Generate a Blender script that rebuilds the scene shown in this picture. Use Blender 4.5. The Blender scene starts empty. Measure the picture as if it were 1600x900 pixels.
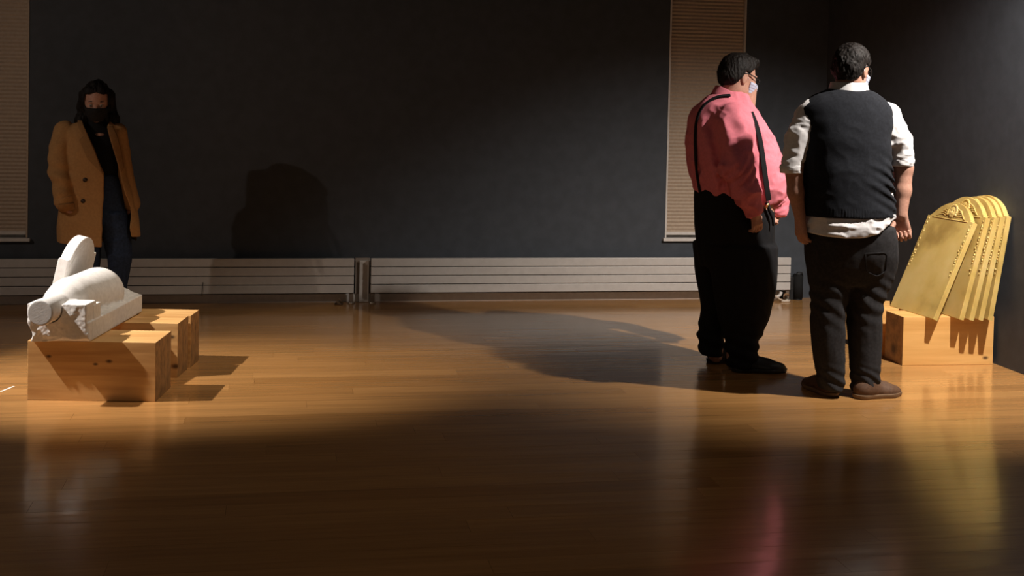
import bpy, bmesh, math, random
import numpy as np
import openvdb
from mathutils import Vector, Matrix

scene = bpy.context.scene
COL = scene.collection

# ------------------------------------------------------------------ camera
F_PX, YAW, PITCH, ROLL, CX, CY, CAM_H = 1987.5, -10.477, -1.943, 1.225, 800.0, 218.64, 1.52
_y, _p, _r = (math.radians(a) for a in (YAW, PITCH, ROLL))
_F = np.array([-math.sin(_y) * math.cos(_p), math.cos(_y) * math.cos(_p), math.sin(_p)])
_R = np.cross(_F, [0, 0, 1]); _R /= np.linalg.norm(_R)
_U = np.cross(_R, _F)
_R2 = math.cos(_r) * _R + math.sin(_r) * _U
_U2 = -math.sin(_r) * _R + math.cos(_r) * _U
cam_data = bpy.data.cameras.new('camera')
cam = bpy.data.objects.new('camera', cam_data); COL.objects.link(cam)
M = Matrix(((_R2[0], _U2[0], -_F[0], 0), (_R2[1], _U2[1], -_F[1], 0), (_R2[2], _U2[2], -_F[2], CAM_H), (0, 0, 0, 1)))
cam.matrix_world = M
cam_data.sensor_width = 36.0
cam_data.lens = 36.0 * F_PX / 1600.0
cam_data.shift_y = -(450.0 - CY) / 1600.0
cam_data.clip_end = 100
scene.camera = cam

def P(x, y, Y):
    """point seen at photo position (x, y) on the vertical plane at depth Y"""
    d = _F * F_PX + _R2 * (x - CX) - _U2 * (y - CY)
    return np.array([0, 0, CAM_H]) + d * (Y / d[1])

# ------------------------------------------------------------------ light
world = bpy.data.worlds.new('world'); scene.world = world; world.use_nodes = True
world.node_tree.nodes['Background'].inputs[0].default_value = (0.02, 0.022, 0.03, 1)
world.node_tree.nodes['Background'].inputs[1].default_value = 0.3
scene.view_settings.view_transform = 'Standard'
scene.view_settings.look = 'None'
scene.view_settings.gamma = 1.0
scene.view_settings.exposure = 0.0

def spot(name, loc, target, power, angle, blend, color, radius=0.035):
    ld = bpy.data.lights.new(name, 'SPOT'); o = bpy.data.objects.new(name, ld); COL.objects.link(o)
    o.location = loc
    o.rotation_euler = (Vector(target) - Vector(loc)).to_track_quat('-Z', 'Y').to_euler()
    ld.energy = power; ld.spot_size = math.radians(angle); ld.spot_blend = blend
    ld.color = color; ld.shadow_soft_size = radius
    return o

spot('spot_right', (3.90, 5.30, 3.02), (3.58, 6.95, 0.45), 780, 86, 1.0, (1.0, 0.92, 0.84))
spot('spot_left', (-3.50, 6.36, 3.45), (-0.95, 6.78, 0.30), 1500, 33, 1.0, (1.0, 0.91, 0.83))
spot('spot_centre', (0.70, 6.30, 3.55), (-0.05, 7.25, 0.0), 220, 56, 1.0, (1.0, 0.84, 0.66))
spot('fill_foreground', (0.40, 5.30, 3.60), (0.50, 5.55, 0.0), 34, 112, 1.0, (1.0, 0.80, 0.58))  # added fill that lifts the dark near boards, not a lamp of the room
spot('spot_far_left', (-5.00, 5.50, 3.40), (-0.2, 9.3, 0.75), 155, 48, 1.0, (1.0, 0.82, 0.68))
def area(name, loc, target, power, sx, sy, color):
    ld = bpy.data.lights.new(name, 'AREA'); o = bpy.data.objects.new(name, ld); COL.objects.link(o)
    o.location = loc; o.rotation_euler = (Vector(target) - Vector(loc)).to_track_quat('-Z', 'Y').to_euler()
    ld.energy = power; ld.shape = 'RECTANGLE'; ld.size = sx; ld.size_y = sy; ld.color = color
    return o
area('rear_fill', (0.5, -4.5, 2.6), (1.0, 8.0, 0.8), 16, 3.0, 1.6, (1.0, 0.80, 0.62))  # added soft fill from behind the camera, no real source there

# ------------------------------------------------------------------ helpers
def mat(name, base, rough=0.6, metallic=0.0, spec=0.5):
    m = bpy.data.materials.new(name); m.use_nodes = True
    b = m.node_tree.nodes['Principled BSDF']
    b.inputs['Base Color'].default_value = (*base, 1); b.inputs['Roughness'].default_value = rough
    b.inputs['Metallic'].default_value = metallic; b.inputs['Specular IOR Level'].default_value = spec
    return m

def nd(m, t, **kw):
    n = m.node_tree.nodes.new(t)
    for k, v in kw.items(): setattr(n, k, v)
    return n
def lk(m, a, b): m.node_tree.links.new(a, b)
def bsdf(m): return m.node_tree.nodes['Principled BSDF']

def noise_mat(name, c1, c2, rough=0.8, scale=(8, 8, 8), nscale=1.0, detail=4, bump=0.0, bscale=200.0, lo=0.35, hi=0.65, spec=0.4, coords='Object', bdist=0.002):
    m = mat(name, c1, rough, spec=spec)
    tc = nd(m, 'ShaderNodeTexCoord'); mp = nd(m, 'ShaderNodeMapping'); mp.inputs['Scale'].default_value = scale
    lk(m, tc.outputs[coords], mp.inputs['Vector'])
    n = nd(m, 'ShaderNodeTexNoise'); n.inputs['Scale'].default_value = nscale; n.inputs['Detail'].default_value = detail
    lk(m, mp.outputs[0], n.inputs['Vector'])
    r = nd(m, 'ShaderNodeValToRGB'); r.color_ramp.elements[0].position = lo; r.color_ramp.elements[1].position = hi
    r.color_ramp.elements[0].color = (*c1, 1); r.color_ramp.elements[1].color = (*c2, 1)
    lk(m, n.outputs['Fac'], r.inputs[0]); lk(m, r.outputs[0], bsdf(m).inputs['Base Color'])
    if bump:
        n2 = nd(m, 'ShaderNodeTexNoise'); n2.inputs['Scale'].default_value = bscale; n2.inputs['Detail'].default_value = 3
        lk(m, tc.outputs[coords], n2.inputs['Vector'])
        b = nd(m, 'ShaderNodeBump'); b.inputs['Strength'].default_value = bump; b.inputs['Distance'].default_value = bdist
        lk(m, n2.outputs['Fac'], b.inputs['Height']); lk(m, b.outputs[0], bsdf(m).inputs['Normal'])
    return m

def tag(o, label=None, cat=None, group=None, kind=None):
    if label: o['label'] = label
    if cat: o['category'] = cat
    if group: o['group'] = group
    if kind: o['kind'] = kind
    return o

def empty(name, loc=(0, 0, 0), label=None, cat=None, group=None, kind=None, rotz=0.0):
    o = bpy.data.objects.new(name, None); COL.objects.link(o); o.location = loc; o.rotation_euler = (0, 0, rotz)
    o.empty_display_size = 0.1
    return tag(o, label, cat, group, kind)

def world_of(q):
    W = q.matrix_parent_inverse @ Matrix.Translation(q.location) @ q.rotation_euler.to_matrix().to_4x4() if q.parent else Matrix.Translation(q.location) @ q.rotation_euler.to_matrix().to_4x4()
    return world_of(q.parent) @ W if q.parent else W

def link(name, me, material=None, parent=None, world_coords=False):
    o = bpy.data.objects.new(name, me); COL.objects.link(o)
    if material is not None and len(me.materials) == 0: me.materials.append(material)
    if parent is not None:
        o.parent = parent
        if world_coords:      # vertices are in world space, the parent may be moved or rotated
            o.matrix_parent_inverse = world_of(parent).inverted()
    return o

def box_bm(bm, lo, hi, bevel=0.0):
    r = bmesh.ops.create_cube(bm, size=1.0)
    vs = r['verts']
    for v in vs:
        v.co = Vector([lo[i] + (v.co[i] + 0.5) * (hi[i] - lo[i]) for i in range(3)])
    if bevel:
        es = list({e for v in vs for e in v.link_edges})
        bmesh.ops.bevel(bm, geom=es, offset=bevel, segments=2, affect='EDGES', profile=0.5)

def done(name, bm, material=None, parent=None, smooth=False, world_coords=False):
    me = bpy.data.meshes.new(name); bm.to_mesh(me); bm.free()
    if smooth: me.polygons.foreach_set('use_smooth', [True] * len(me.polygons))
    return link(name, me, material, parent, world_coords)

def box(name, lo, hi, material, parent=None, bevel=0.0, wc=False):
    bm = bmesh.new(); box_bm(bm, lo, hi, bevel); return done(name, bm, material, parent, world_coords=wc)

def tube_bm(bm, pts, r, seg=8, closed=False, flat=None):
    pts = [Vector(p) for p in pts]; n = len(pts); rings = []
    up0 = Vector((0, 0, 1))
    for i, p in enumerate(pts):
        a = pts[(i - 1) % n] if (closed or i > 0) else pts[i]
        b = pts[(i + 1) % n] if (closed or i < n - 1) else pts[i]
        t = (b - a).normalized()
        up = up0 if abs(t.dot(up0)) < 0.95 else Vector((1, 0, 0))
        s = t.cross(up).normalized(); u = s.cross(t)
        rr = r[i] if isinstance(r, (list, tuple)) else r
        fu = 1.0 if flat is None else flat
        rings.append([bm.verts.new(p + (s * math.cos(2 * math.pi * k / seg) + u * fu * math.sin(2 * math.pi * k / seg)) * rr) for k in range(seg)])
    m = n if closed else n - 1
    for i in range(m):
        A, B = rings[i], rings[(i + 1) % n]
        for k in range(seg):
            bm.faces.new((A[k], A[(k + 1) % seg], B[(k + 1) % seg], B[k]))
    if not closed:
        bm.faces.new(rings[0][::-1]); bm.faces.new(rings[-1])

def tube(name, pts, r, material, parent=None, seg=8, closed=False, wc=False, flat=None):
    bm = bmesh.new(); tube_bm(bm, pts, r, seg, closed, flat)
    bmesh.ops.recalc_face_normals(bm, faces=bm.faces)
    return done(name, bm, material, parent, True, wc)

def cyl_bm(bm, c, r, h, seg=24, axis='Z'):
    q = {'Z': Matrix.Identity(3), 'Y': Matrix.Rotation(math.pi / 2, 3, 'X'), 'X': Matrix.Rotation(math.pi / 2, 3, 'Y')}[axis]
    rr = bmesh.ops.create_cone(bm, cap_ends=True, segments=seg, radius1=r, radius2=r, depth=h)
    for v in rr['verts']: v.co = q @ v.co + Vector(c)

# ------------------------------------------------------------------ implicit modelling
_rng = np.random.default_rng(7)
_LAT = _rng.random((24, 24, 24)).astype(np.float32)
def vnoise(X, Y, Z):
    """smooth lattice noise, 0..1"""
    xi = np.floor(X).astype(np.int32); yi = np.floor(Y).astype(np.int32); zi = np.floor(Z).astype(np.int32)
    fx = X - xi; fy = Y - yi; fz = Z - zi
    fx = fx * fx * (3 - 2 * fx); fy = fy * fy * (3 - 2 * fy); fz = fz * fz * (3 - 2 * fz)
    g = lambda a, b, c: _LAT[(xi + a) % 24, (yi + b) % 24, (zi + c) % 24]
    x0 = g(0, 0, 0) * (1 - fx) + g(1, 0, 0) * fx; x1 = g(0, 1, 0) * (1 - fx) + g(1, 1, 0) * fx
    x2 = g(0, 0, 1) * (1 - fx) + g(1, 0, 1) * fx; x3 = g(0, 1, 1) * (1 - fx) + g(1, 1, 1) * fx
    return (x0 * (1 - fy) + x1 * fy) * (1 - fz) + (x2 * (1 - fy) + x3 * fy) * fz

def smin(a, b, k):
    if k <= 0: return np.minimum(a, b)
    h = np.maximum(k - np.abs(a - b), 0) / k
    return np.minimum(a, b) - h * h * k * 0.25
def smax(a, b, k): return -smin(-a, -b, k)

class Cone:
    def __init__(s, a, b, ra, rb=None, flat=None):
        s.a = np.array(a, float); s.b = np.array(b, float); s.ra = ra; s.rb = ra if rb is None else rb
        s.flat = flat     # (unit axis, factor): squash the section along an axis
        r = max(s.ra, s.rb)
        s.lo = np.minimum(s.a, s.b) - r; s.hi = np.maximum(s.a, s.b) + r
    def __call__(s, X, Y, Z):
        ab = s.b - s.a; L = max(ab @ ab, 1e-9)
        px, py, pz = X - s.a[0], Y - s.a[1], Z - s.a[2]
        t = np.clip((px * ab[0] + py * ab[1] + pz * ab[2]) / L, 0, 1)
        dx, dy, dz = px - t * ab[0], py - t * ab[1], pz - t * ab[2]
        if s.flat is not None:
            ax, f = s.flat; q = (dx * ax[0] + dy * ax[1] + dz * ax[2]) * (1 / f - 1)
            dx = dx + q * ax[0]; dy = dy + q * ax[1]; dz = dz + q * ax[2]
            return (np.sqrt(dx * dx + dy * dy + dz * dz) - (s.ra + t * (s.rb - s.ra))) * f
        return np.sqrt(dx * dx + dy * dy + dz * dz) - (s.ra + t * (s.rb - s.ra))

class Ell:
    def __init__(s, c, r, R=None):
        s.c = np.array(c, float); s.r = np.array(r, float); s.R = np.eye(3) if R is None else np.array(R, float)  # rows: axes
        m = s.r.max(); s.lo = s.c - m; s.hi = s.c + m
    def __call__(s, X, Y, Z):
        px, py, pz = X - s.c[0], Y - s.c[1], Z - s.c[2]
        q = [(px * s.R[i][0] + py * s.R[i][1] + pz * s.R[i][2]) / s.r[i] for i in range(3)]
        k0 = np.sqrt(q[0] ** 2 + q[1] ** 2 + q[2] ** 2)
        k1 = np.sqrt((q[0] / s.r[0]) ** 2 + (q[1] / s.r[1]) ** 2 + (q[2] / s.r[2]) ** 2) + 1e-9
        return k0 * (k0 - 1) / k1

class Loft:
    """stack of super-ellipses: rows (z, cx, cy, rx, ry)"""
    def __init__(s, rows, yaw=0.0, e=2.2, cap=0.02):
        T = np.array(sorted(rows), float).T; zz = np.linspace(T[0][0], T[0][-1], 160); dz = zz[1] - zz[0]
        w = max(1, int(0.016 / dz)); kr = np.exp(-0.5 * (np.arange(-2 * w, 2 * w + 1) / w) ** 2); kr /= kr.sum()
        D = [zz]
        for t in T[1:]:
            v_ = np.interp(zz, T[0], t); n_ = 2 * w
            ext = np.concatenate([2 * v_[0] - v_[n_:0:-1], v_, 2 * v_[-1] - v_[-2:-n_ - 2:-1]]) if n_ < 80 else np.pad(v_, n_, 'edge')
            D.append(np.convolve(ext, kr, 'valid'))
        s.T = np.array(D); s.yaw = yaw; s.e = e; s.cap = cap
        z, cx, cy, rx, ry = s.T; m = np.maximum(rx, ry)
        s.lo = np.array([(cx - m).min(), (cy - m).min(), z.min()]); s.hi = np.array([(cx + m).max(), (cy + m).max(), z.max()])
    def __call__(s, X, Y, Z):
        z = s.T[0]
        zz = Z[:1, :1, :] if Z.ndim == 3 else Z
        cx, cy, rx, ry = (np.interp(zz, z, s.T[i]).astype(np.float32) for i in (1, 2, 3, 4))
        dx, dy = X - cx, Y - cy
        if s.yaw:
            c, n = math.cos(s.yaw), math.sin(s.yaw); dx, dy = dx * c + dy * n, -dx * n + dy * c
        q = (np.abs(dx / rx) ** s.e + np.abs(dy / ry) ** s.e) ** (1 / s.e)
        d = (q - 1) * np.minimum(rx, ry)
        return smax(smax(d, Z - z[-1], s.cap), z[0] - Z, s.cap)

class Box:
    def __init__(s, lo, hi, r=0.0, R=None, c=None):
        s.l = np.array(lo, float); s.h = np.array(hi, float); s.r = r; s.R = R; s.c = c
        if R is None: s.lo, s.hi = s.l, s.h
        else:
            cs = np.array([[(s.l, s.h)[(i >> k) & 1][k] for k in range(3)] for i in range(8)]) @ np.array(R) + np.array(c)
            s.lo, s.hi = cs.min(0), cs.max(0)
    def __call__(s, X, Y, Z):
        if s.R is not None:
            px, py, pz = X - s.c[0], Y - s.c[1], Z - s.c[2]
            X, Y, Z = (px * s.R[i][0] + py * s.R[i][1] + pz * s.R[i][2] for i in range(3))
        q = [np.abs(A - (s.l[i] + s.h[i]) / 2) - ((s.h[i] - s.l[i]) / 2 - s.r) for i, A in enumerate((X, Y, Z))]
        o = np.sqrt(np.maximum(q[0], 0) ** 2 + np.maximum(q[1], 0) ** 2 + np.maximum(q[2], 0) ** 2)
        return o + np.minimum(np.maximum(q[0], np.maximum(q[1], q[2])), 0) - s.r

class Group:
    """smooth union of several shapes as one shape"""
    def __init__(s, items, k=0.02):
        s.items = items; s.k = k
        s.lo = np.min([i.lo for i in items], 0); s.hi = np.max([i.hi for i in items], 0)
    def __call__(s, X, Y, Z):
        d = s.items[0](X, Y, Z)
        for i in s.items[1:]: d = smin(d, i(X, Y, Z), s.k)
        return d

class Field:
    def __init__(s, lo, hi, vox):
        s.v = vox; s.o = np.array(lo, float) - 3 * vox
        s.n = np.ceil((np.array(hi, float) + 3 * vox - s.o) / vox).astype(int) + 1
        s.d = np.full(s.n, 0.5, np.float32)
    def sl(s, lo, hi, m):
        a = np.clip(np.floor((np.array(lo) - m - s.o) / s.v).astype(int), 0, s.n); b = np.clip(np.ceil((np.array(hi) + m - s.o) / s.v).astype(int) + 1, 0, s.n)
        return tuple(slice(i, j) for i, j in zip(a, b))
    def xyz(s, sl):
        g = [(s.o[i] + s.v * np.arange(sl[i].start, sl[i].stop)).astype(np.float32) for i in range(3)]
        return np.meshgrid(*g, indexing='ij', sparse=False)
    def add(s, sh, k=0.02):
        q = s.sl(sh.lo, sh.hi, k + 0.012)
        if any(i.stop <= i.start for i in q): return s
        s.d[q] = smin(s.d[q], sh(*s.xyz(q)).astype(np.float32), k); return s
    def cut(s, sh, k=0.005):
        q = s.sl(sh.lo, sh.hi, k + 0.012)
        if any(i.stop <= i.start for i in q): return s
        s.d[q] = smax(s.d[q], -sh(*s.xyz(q)).astype(np.float32), k); return s
    def full(s): return tuple(slice(0, int(n)) for n in s.n)
    def map(s, fn, lo=None, hi=None):
        q = s.full() if lo is None else s.sl(lo, hi, 0)
        s.d[q] = fn(s.d[q], *s.xyz(q)).astype(np.float32); return s
    def mesh(s, name):
        d = s.d
        for ax in range(3):
            for e in (0, -1):
                i = [slice(None)] * 3; i[ax] = e; d[tuple(i)] = 0.5
        g = openvdb.FloatGrid(0.5); g.copyFromArray(np.ascontiguousarray(d))
        p, q = g.convertToQuads(0.0)
        p = p * s.v + s.o
        me = bpy.data.meshes.new(name)
        me.vertices.add(len(p)); me.vertices.foreach_set('co', p.astype(np.float32).ravel())
        q = q[:, ::-1].astype(np.int32)
        a, b, c = p[q[:, 0]], p[q[:, 1]], p[q[:, 2]]
        vol = np.einsum('ij,ij->i', a, np.cross(b, c)).sum()
        if vol < 0: q = q[:, ::-1]
        me.loops.add(q.size); me.loops.foreach_set('vertex_index', np.ascontiguousarray(q).ravel())
        me.polygons.add(len(q)); me.polygons.foreach_set('loop_start', np.arange(len(q), dtype=np.int32) * 4)
        me.polygons.foreach_set('loop_total', np.full(len(q), 4, np.int32))
        me.update(calc_edges=True); me.validate()
        me.polygons.foreach_set('use_smooth', np.ones(len(me.polygons), bool))
        return me

def sdf_obj(name, shapes, material, parent, vox=0.005, k=0.02, post=None, cuts=(), pad=0.01):
    """one mesh object from a smooth union of shapes (world coordinates)"""
    lo = np.min([i.lo for i in shapes], 0) - pad; hi = np.max([i.hi for i in shapes], 0) + pad
    f = Field(lo, hi, vox)
    for i in shapes: f.add(i, k)
    for c in cuts: f.cut(c, 0.004)
    if post: f.map(post)
    return link(name, f.mesh(name), material, parent, True)

def nrm(v): v = np.array(v, float); return v / np.linalg.norm(v)
def poly_dist(X, Z, pts):
    """distance in the x/z plane to a polyline"""
    d = None
    for (ax, az), (bx, bz) in zip(pts[:-1], pts[1:]):
        vx, vz = bx - ax, bz - az; L = vx * vx + vz * vz + 1e-12
        t = np.clip(((X - ax) * vx + (Z - az) * vz) / L, 0, 1)
        e = np.sqrt((X - ax - t * vx) ** 2 + (Z - az - t * vz) ** 2)
        d = e if d is None else np.minimum(d, e)
    return d
def poly_sd(X, Z, pts):
    """signed distance to a closed polygon in x/z (negative inside)"""
    d = poly_dist(X, Z, list(pts) + [pts[0]]); ins = np.zeros(X.shape, bool); n = len(pts)
    for i in range(n):
        x1, z1 = pts[i]; x2, z2 = pts[(i + 1) % n]
        if abs(z2 - z1) < 1e-9: continue
        c = ((z1 > Z) != (z2 > Z)) & (X < (x2 - x1) * (Z - z1) / (z2 - z1) + x1); ins ^= c
    return np.where(ins, -d, d)

# ------------------------------------------------------------------ materials
WALL = noise_mat('slate_wall_paint', (0.055, 0.062, 0.073), (0.065, 0.073, 0.086), 0.75, nscale=1.5, bump=0.15, bscale=120, spec=0.3)
CEIL = noise_mat('ceiling_paint', (0.10, 0.10, 0.10), (0.12, 0.12, 0.12), 0.9, nscale=2)
WHITE = noise_mat('white_enamel', (0.52, 0.49, 0.46), (0.56, 0.53, 0.50), 0.42, nscale=3, spec=0.5)
TRIM = noise_mat('white_trim_paint', (0.60, 0.56, 0.52), (0.66, 0.62, 0.58), 0.5, nscale=3)
BLINDM = noise_mat('beige_pleated_fabric', (0.42, 0.33, 0.25), (0.47, 0.37, 0.28), 0.9, nscale=6, bump=0.2, bscale=300)
BLACKPL = noise_mat('black_plastic', (0.012, 0.012, 0.013), (0.02, 0.02, 0.021), 0.5, nscale=20)
CHROME = mat('brushed_steel', (0.6, 0.57, 0.52), 0.3, 1.0)
BRASS = mat('gold_metal', (0.8, 0.5, 0.2), 0.3, 1.0)
GLASS = mat('clear_glass', (1, 1, 1), 0.02)
bsdf(GLASS).inputs['Transmission Weight'].default_value = 1.0; bsdf(GLASS).inputs['IOR'].default_value = 1.1
PANE = mat('window_glass', (0.02, 0.025, 0.03), 0.03)
bsdf(PANE).inputs['Transmission Weight'].default_value = 0.8

def floor_material():
    m = mat('varnished_maple', (0.4, 0.2, 0.08), 0.2)
    b = bsdf(m)
    geo = nd(m, 'ShaderNodeNewGeometry'); oi = nd(m, 'ShaderNodeObjectInfo'); tc = nd(m, 'ShaderNodeTexCoord')
    add = nd(m, 'ShaderNodeMath', operation='ADD'); fr = nd(m, 'ShaderNodeMath', operation='FRACT')
    lk(m, geo.outputs['Random Per Island'], add.inputs[0]); lk(m, oi.outputs['Random'], add.inputs[1]); lk(m, add.outputs[0], fr.inputs[0])
    ramp = nd(m, 'ShaderNodeValToRGB')
    ramp.color_ramp.elements[0].color = (0.38, 0.185, 0.058, 1); ramp.color_ramp.elements[1].color = (0.50, 0.255, 0.085, 1)
    e = ramp.color_ramp.elements.new(0.15); e.color = (0.43, 0.215, 0.070, 1)
    lk(m, fr.outputs[0], ramp.inputs[0])
    # grain, in world space, offset per board
    mp = nd(m, 'ShaderNodeMapping'); mp.inputs['Scale'].default_value = (1.6, 34, 1)
    comb = nd(m, 'ShaderNodeCombineXYZ'); mul = nd(m, 'ShaderNodeMath', operation='MULTIPLY'); mul.inputs[1].default_value = 40
    lk(m, fr.outputs[0], mul.inputs[0]); lk(m, mul.outputs[0], comb.inputs[0]); lk(m, mul.outputs[0], comb.inputs[2])
    va = nd(m, 'ShaderNodeVectorMath', operation='ADD')
    lk(m, geo.outputs['Position'], mp.inputs[0]); lk(m, mp.outputs[0], va.inputs[0]); lk(m, comb.outputs[0], va.inputs[1])
    n = nd(m, 'ShaderNodeTexNoise'); n.inputs['Scale'].default_value = 1.0; n.inputs['Detail'].default_value = 6; n.inputs['Roughness'].default_value = 0.6
    lk(m, va.outputs[0], n.inputs['Vector'])
    mr = nd(m, 'ShaderNodeMapRange'); mr.inputs[1].default_value = 0.3; mr.inputs[2].default_value = 0.7; mr.inputs[3].default_value = 0.80; mr.inputs[4].default_value = 1.12
    lk(m, n.outputs['Fac'], mr.inputs[0])
    mx = nd(m, 'ShaderNodeVectorMath', operation='SCALE'); lk(m, ramp.outputs[0], mx.inputs[0]); lk(m, mr.outputs[0], mx.inputs['Scale'])
    lk(m, mx.outputs[0], b.inputs['Base Color'])
    # gloss
    n2 = nd(m, 'ShaderNodeTexNoise'); n2.inputs['Scale'].default_value = 1.3; n2.inputs['Detail'].default_value = 5
    lk(m, geo.outputs['Position'], n2.inputs['Vector'])
    mr2 = nd(m, 'ShaderNodeMapRange'); mr2.inputs[1].default_value = 0.3; mr2.inputs[2].default_value = 0.7; mr2.inputs[3].default_value = 0.19; mr2.inputs[4].default_value = 0.27
    lk(m, n2.outputs['Fac'], mr2.inputs[0]); lk(m, mr2.outputs[0], b.inputs['Roughness'])
    # cupping of each board and slight waviness of the varnish
    n3 = nd(m, 'ShaderNodeTexNoise'); n3.inputs['Scale'].default_value = 1.0; n3.inputs['Detail'].default_value = 2
    mp3 = nd(m, 'ShaderNodeMapping'); mp3.inputs['Scale'].default_value = (1.2, 9, 1)
    lk(m, geo.outputs['Position'], mp3.inputs[0]); lk(m, mp3.outputs[0], n3.inputs['Vector'])
    bp = nd(m, 'ShaderNodeBump'); bp.inputs['Strength'].default_value = 0.35; bp.inputs['Distance'].default_value = 0.004
    lk(m, n3.outputs['Fac'], bp.inputs['Height']); lk(m, bp.outputs[0], b.inputs['Normal'])
    b.inputs['Specular IOR Level'].default_value = 0.5
    b.inputs['Coat Weight'].default_value = 0.55; b.inputs['Coat Roughness'].default_value = 0.13
    lk(m, bp.outputs[0], b.inputs['Coat Normal'])
    return m
FLOORM = floor_material()
SUBFLOOR = noise_mat('dark_subfloor', (0.05, 0.028, 0.012), (0.06, 0.034, 0.015), 0.8)

def timber_material(name, c1, c2, axis_scale, knots, rough=0.55, end=(0.40, 0.21, 0.075)):
    """pine: grain runs along local x; end faces (normal along x) darker; knots = list of (x,y,z,r) local"""
    m = mat(name, c1, rough); b = bsdf(m)
    tc = nd(m, 'ShaderNodeTexCoord'); oi = nd(m, 'ShaderNodeObjectInfo')
    mp = nd(m, 'ShaderNodeMapping'); mp.inputs['Scale'].default_value = axis_scale
    off = nd(m, 'ShaderNodeVectorMath', operation='ADD')
    sc = nd(m, 'ShaderNodeMath', operation='MULTIPLY'); sc.inputs[1].default_value = 7.0
    lk(m, oi.outputs['Random'], sc.inputs[0]); lk(m, tc.outputs['Object'], mp.inputs[0]); lk(m, mp.outputs[0], off.inputs[0]); lk(m, sc.outputs[0], off.inputs[1])
    n = nd(m, 'ShaderNodeTexNoise'); n.inputs['Scale'].default_value = 1.0; n.inputs['Detail'].default_value = 7; n.inputs['Distortion'].default_value = 0.6
    lk(m, off.outputs[0], n.inputs['Vector'])
    r = nd(m, 'ShaderNodeValToRGB'); r.color_ramp.elements[0].position = 0.32; r.color_ramp.elements[1].position = 0.68
    r.color_ramp.elements[0].color = (*c1, 1); r.color_ramp.elements[1].color = (*c2, 1)
    lk(m, n.outputs['Fac'], r.inputs[0])
    # end grain
    nn = nd(m, 'ShaderNodeTexNoise'); nn.inputs['Scale'].default_value = 22; nn.inputs['Detail'].default_value = 6
    lk(m, tc.outputs['Object'], nn.inputs['Vector'])
    re = nd(m, 'ShaderNodeValToRGB'); re.color_ramp.elements[0].position = 0.35; re.color_ramp.elements[1].position = 0.62
    re.color_ramp.elements[0].color = tuple(0.55 * c for c in end) + (1,); re.color_ramp.elements[1].color = (*end, 1)
    lk(m, nn.outputs['Fac'], re.inputs[0])
    sep = nd(m, 'ShaderNodeSeparateXYZ'); lk(m, tc.outputs['Normal'], sep.inputs[0])
    ab = nd(m, 'ShaderNodeMath', operation='ABSOLUTE'); lk(m, sep.outputs[0], ab.inputs[0])
    gt = nd(m, 'ShaderNodeMath', operation='GREATER_THAN'); gt.inputs[1].default_value = 0.7; lk(m, ab.outputs[0], gt.inputs[0])
    mx = nd(m, 'ShaderNodeMixRGB'); lk(m, gt.outputs[0], mx.inputs[0]); lk(m, r.outputs[0], mx.inputs[1]); lk(m, re.outputs[0], mx.inputs[2])
    cur = mx.outputs[0]
    for (x, y, z, rad) in knots:
        d = nd(m, 'ShaderNodeVectorMath', operation='SUBTRACT'); d.inputs[1].default_value = (x, y, z); lk(m, tc.outputs['Object'], d.inputs[0])
        s = nd(m, 'ShaderNodeVectorMath', operation='MULTIPLY'); s.inputs[1].default_value = (0.55, 1, 1.0); lk(m, d.outputs[0], s.inputs[0])
        L = nd(m, 'ShaderNodeVectorMath', operation='LENGTH'); lk(m, s.outputs[0], L.inputs[0])
        q = nd(m, 'ShaderNodeMapRange'); q.inputs[1].default_value = rad * 0.45; q.inputs[2].default_value = rad * 1.5; q.inputs[3].default_value = 0.9; q.inputs[4].default_value = 0.0
        lk(m, L.outputs['Value'], q.inputs[0])
        k = nd(m, 'ShaderNodeMixRGB'); k.inputs[2].default_value = (0.05, 0.018, 0.006, 1); lk(m, q.outputs[0], k.inputs[0]); lk(m, cur, k.inputs[1]); cur = k.outputs[0]
    lk(m, cur, b.inputs['Base Color'])
    bp = nd(m, 'ShaderNodeBump'); bp.inputs['Strength'].default_value = 0.3; bp.inputs['Distance'].default_value = 0.002
    lk(m, n.outputs['Fac'], bp.inputs['Height']); lk(m, bp.outputs[0], b.inputs['Normal'])
    return m

# ================================================================== THE ROOM
XW, YW, XL, YN, HC = 4.205, 9.31, -6.2, -5.5, 3.7       # right wall, back wall, left wall, near wall, ceiling

# floor: boards run left to right; the near, visible ones are single objects
random.seed(5)
floor = empty('floor', kind='structure')
box('subfloor', (XL, YN, -0.10), (XW + 0.02, YW + 0.15, -0.022), SUBFLOOR, floor)
BW = 0.131
def plank_mesh(L):
    bm = bmesh.new(); box_bm(bm, (0, 0.0004, -0.02), (L - 0.0008, BW - 0.0004, 0.0))
    me = bpy.data.meshes.new('plank'); bm.to_mesh(me); bm.free(); me.materials.append(FLOORM); return me
plank_kinds = [(L, plank_mesh(L)) for L in (1.1, 1.45, 1.8, 2.2, 2.6)]
def visible(x0, x1, y):
    # inside the part of the floor in front of the lens, with a margin
    return y > 3.3 and x1 > -0.62 - 0.17 * y and x0 < min(0.62 * y + 0.75, XW)
rest = bmesh.new(); row = 0; y = YW - BW + 0.001
while y > YN:
    x = XL - random.random() * 1.2
    while x < XW:
        L, me = random.choice(plank_kinds)
        if x + L > XW - 0.4: L = XW - x; me = None
        if visible(x, x + L, y):
            if me is None: me = plank_mesh(L)
            o = bpy.data.objects.new('plank', me); COL.objects.link(o); o.location = (x, y, 0); o.parent = floor
        else:
            box_bm(rest, (x, y + 0.0004, -0.02), (x + L - 0.0008, y + BW - 0.0004, 0))
        x += L
    y -= BW
tag(done('plank_rest', rest, FLOORM, floor), kind='stuff')

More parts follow.
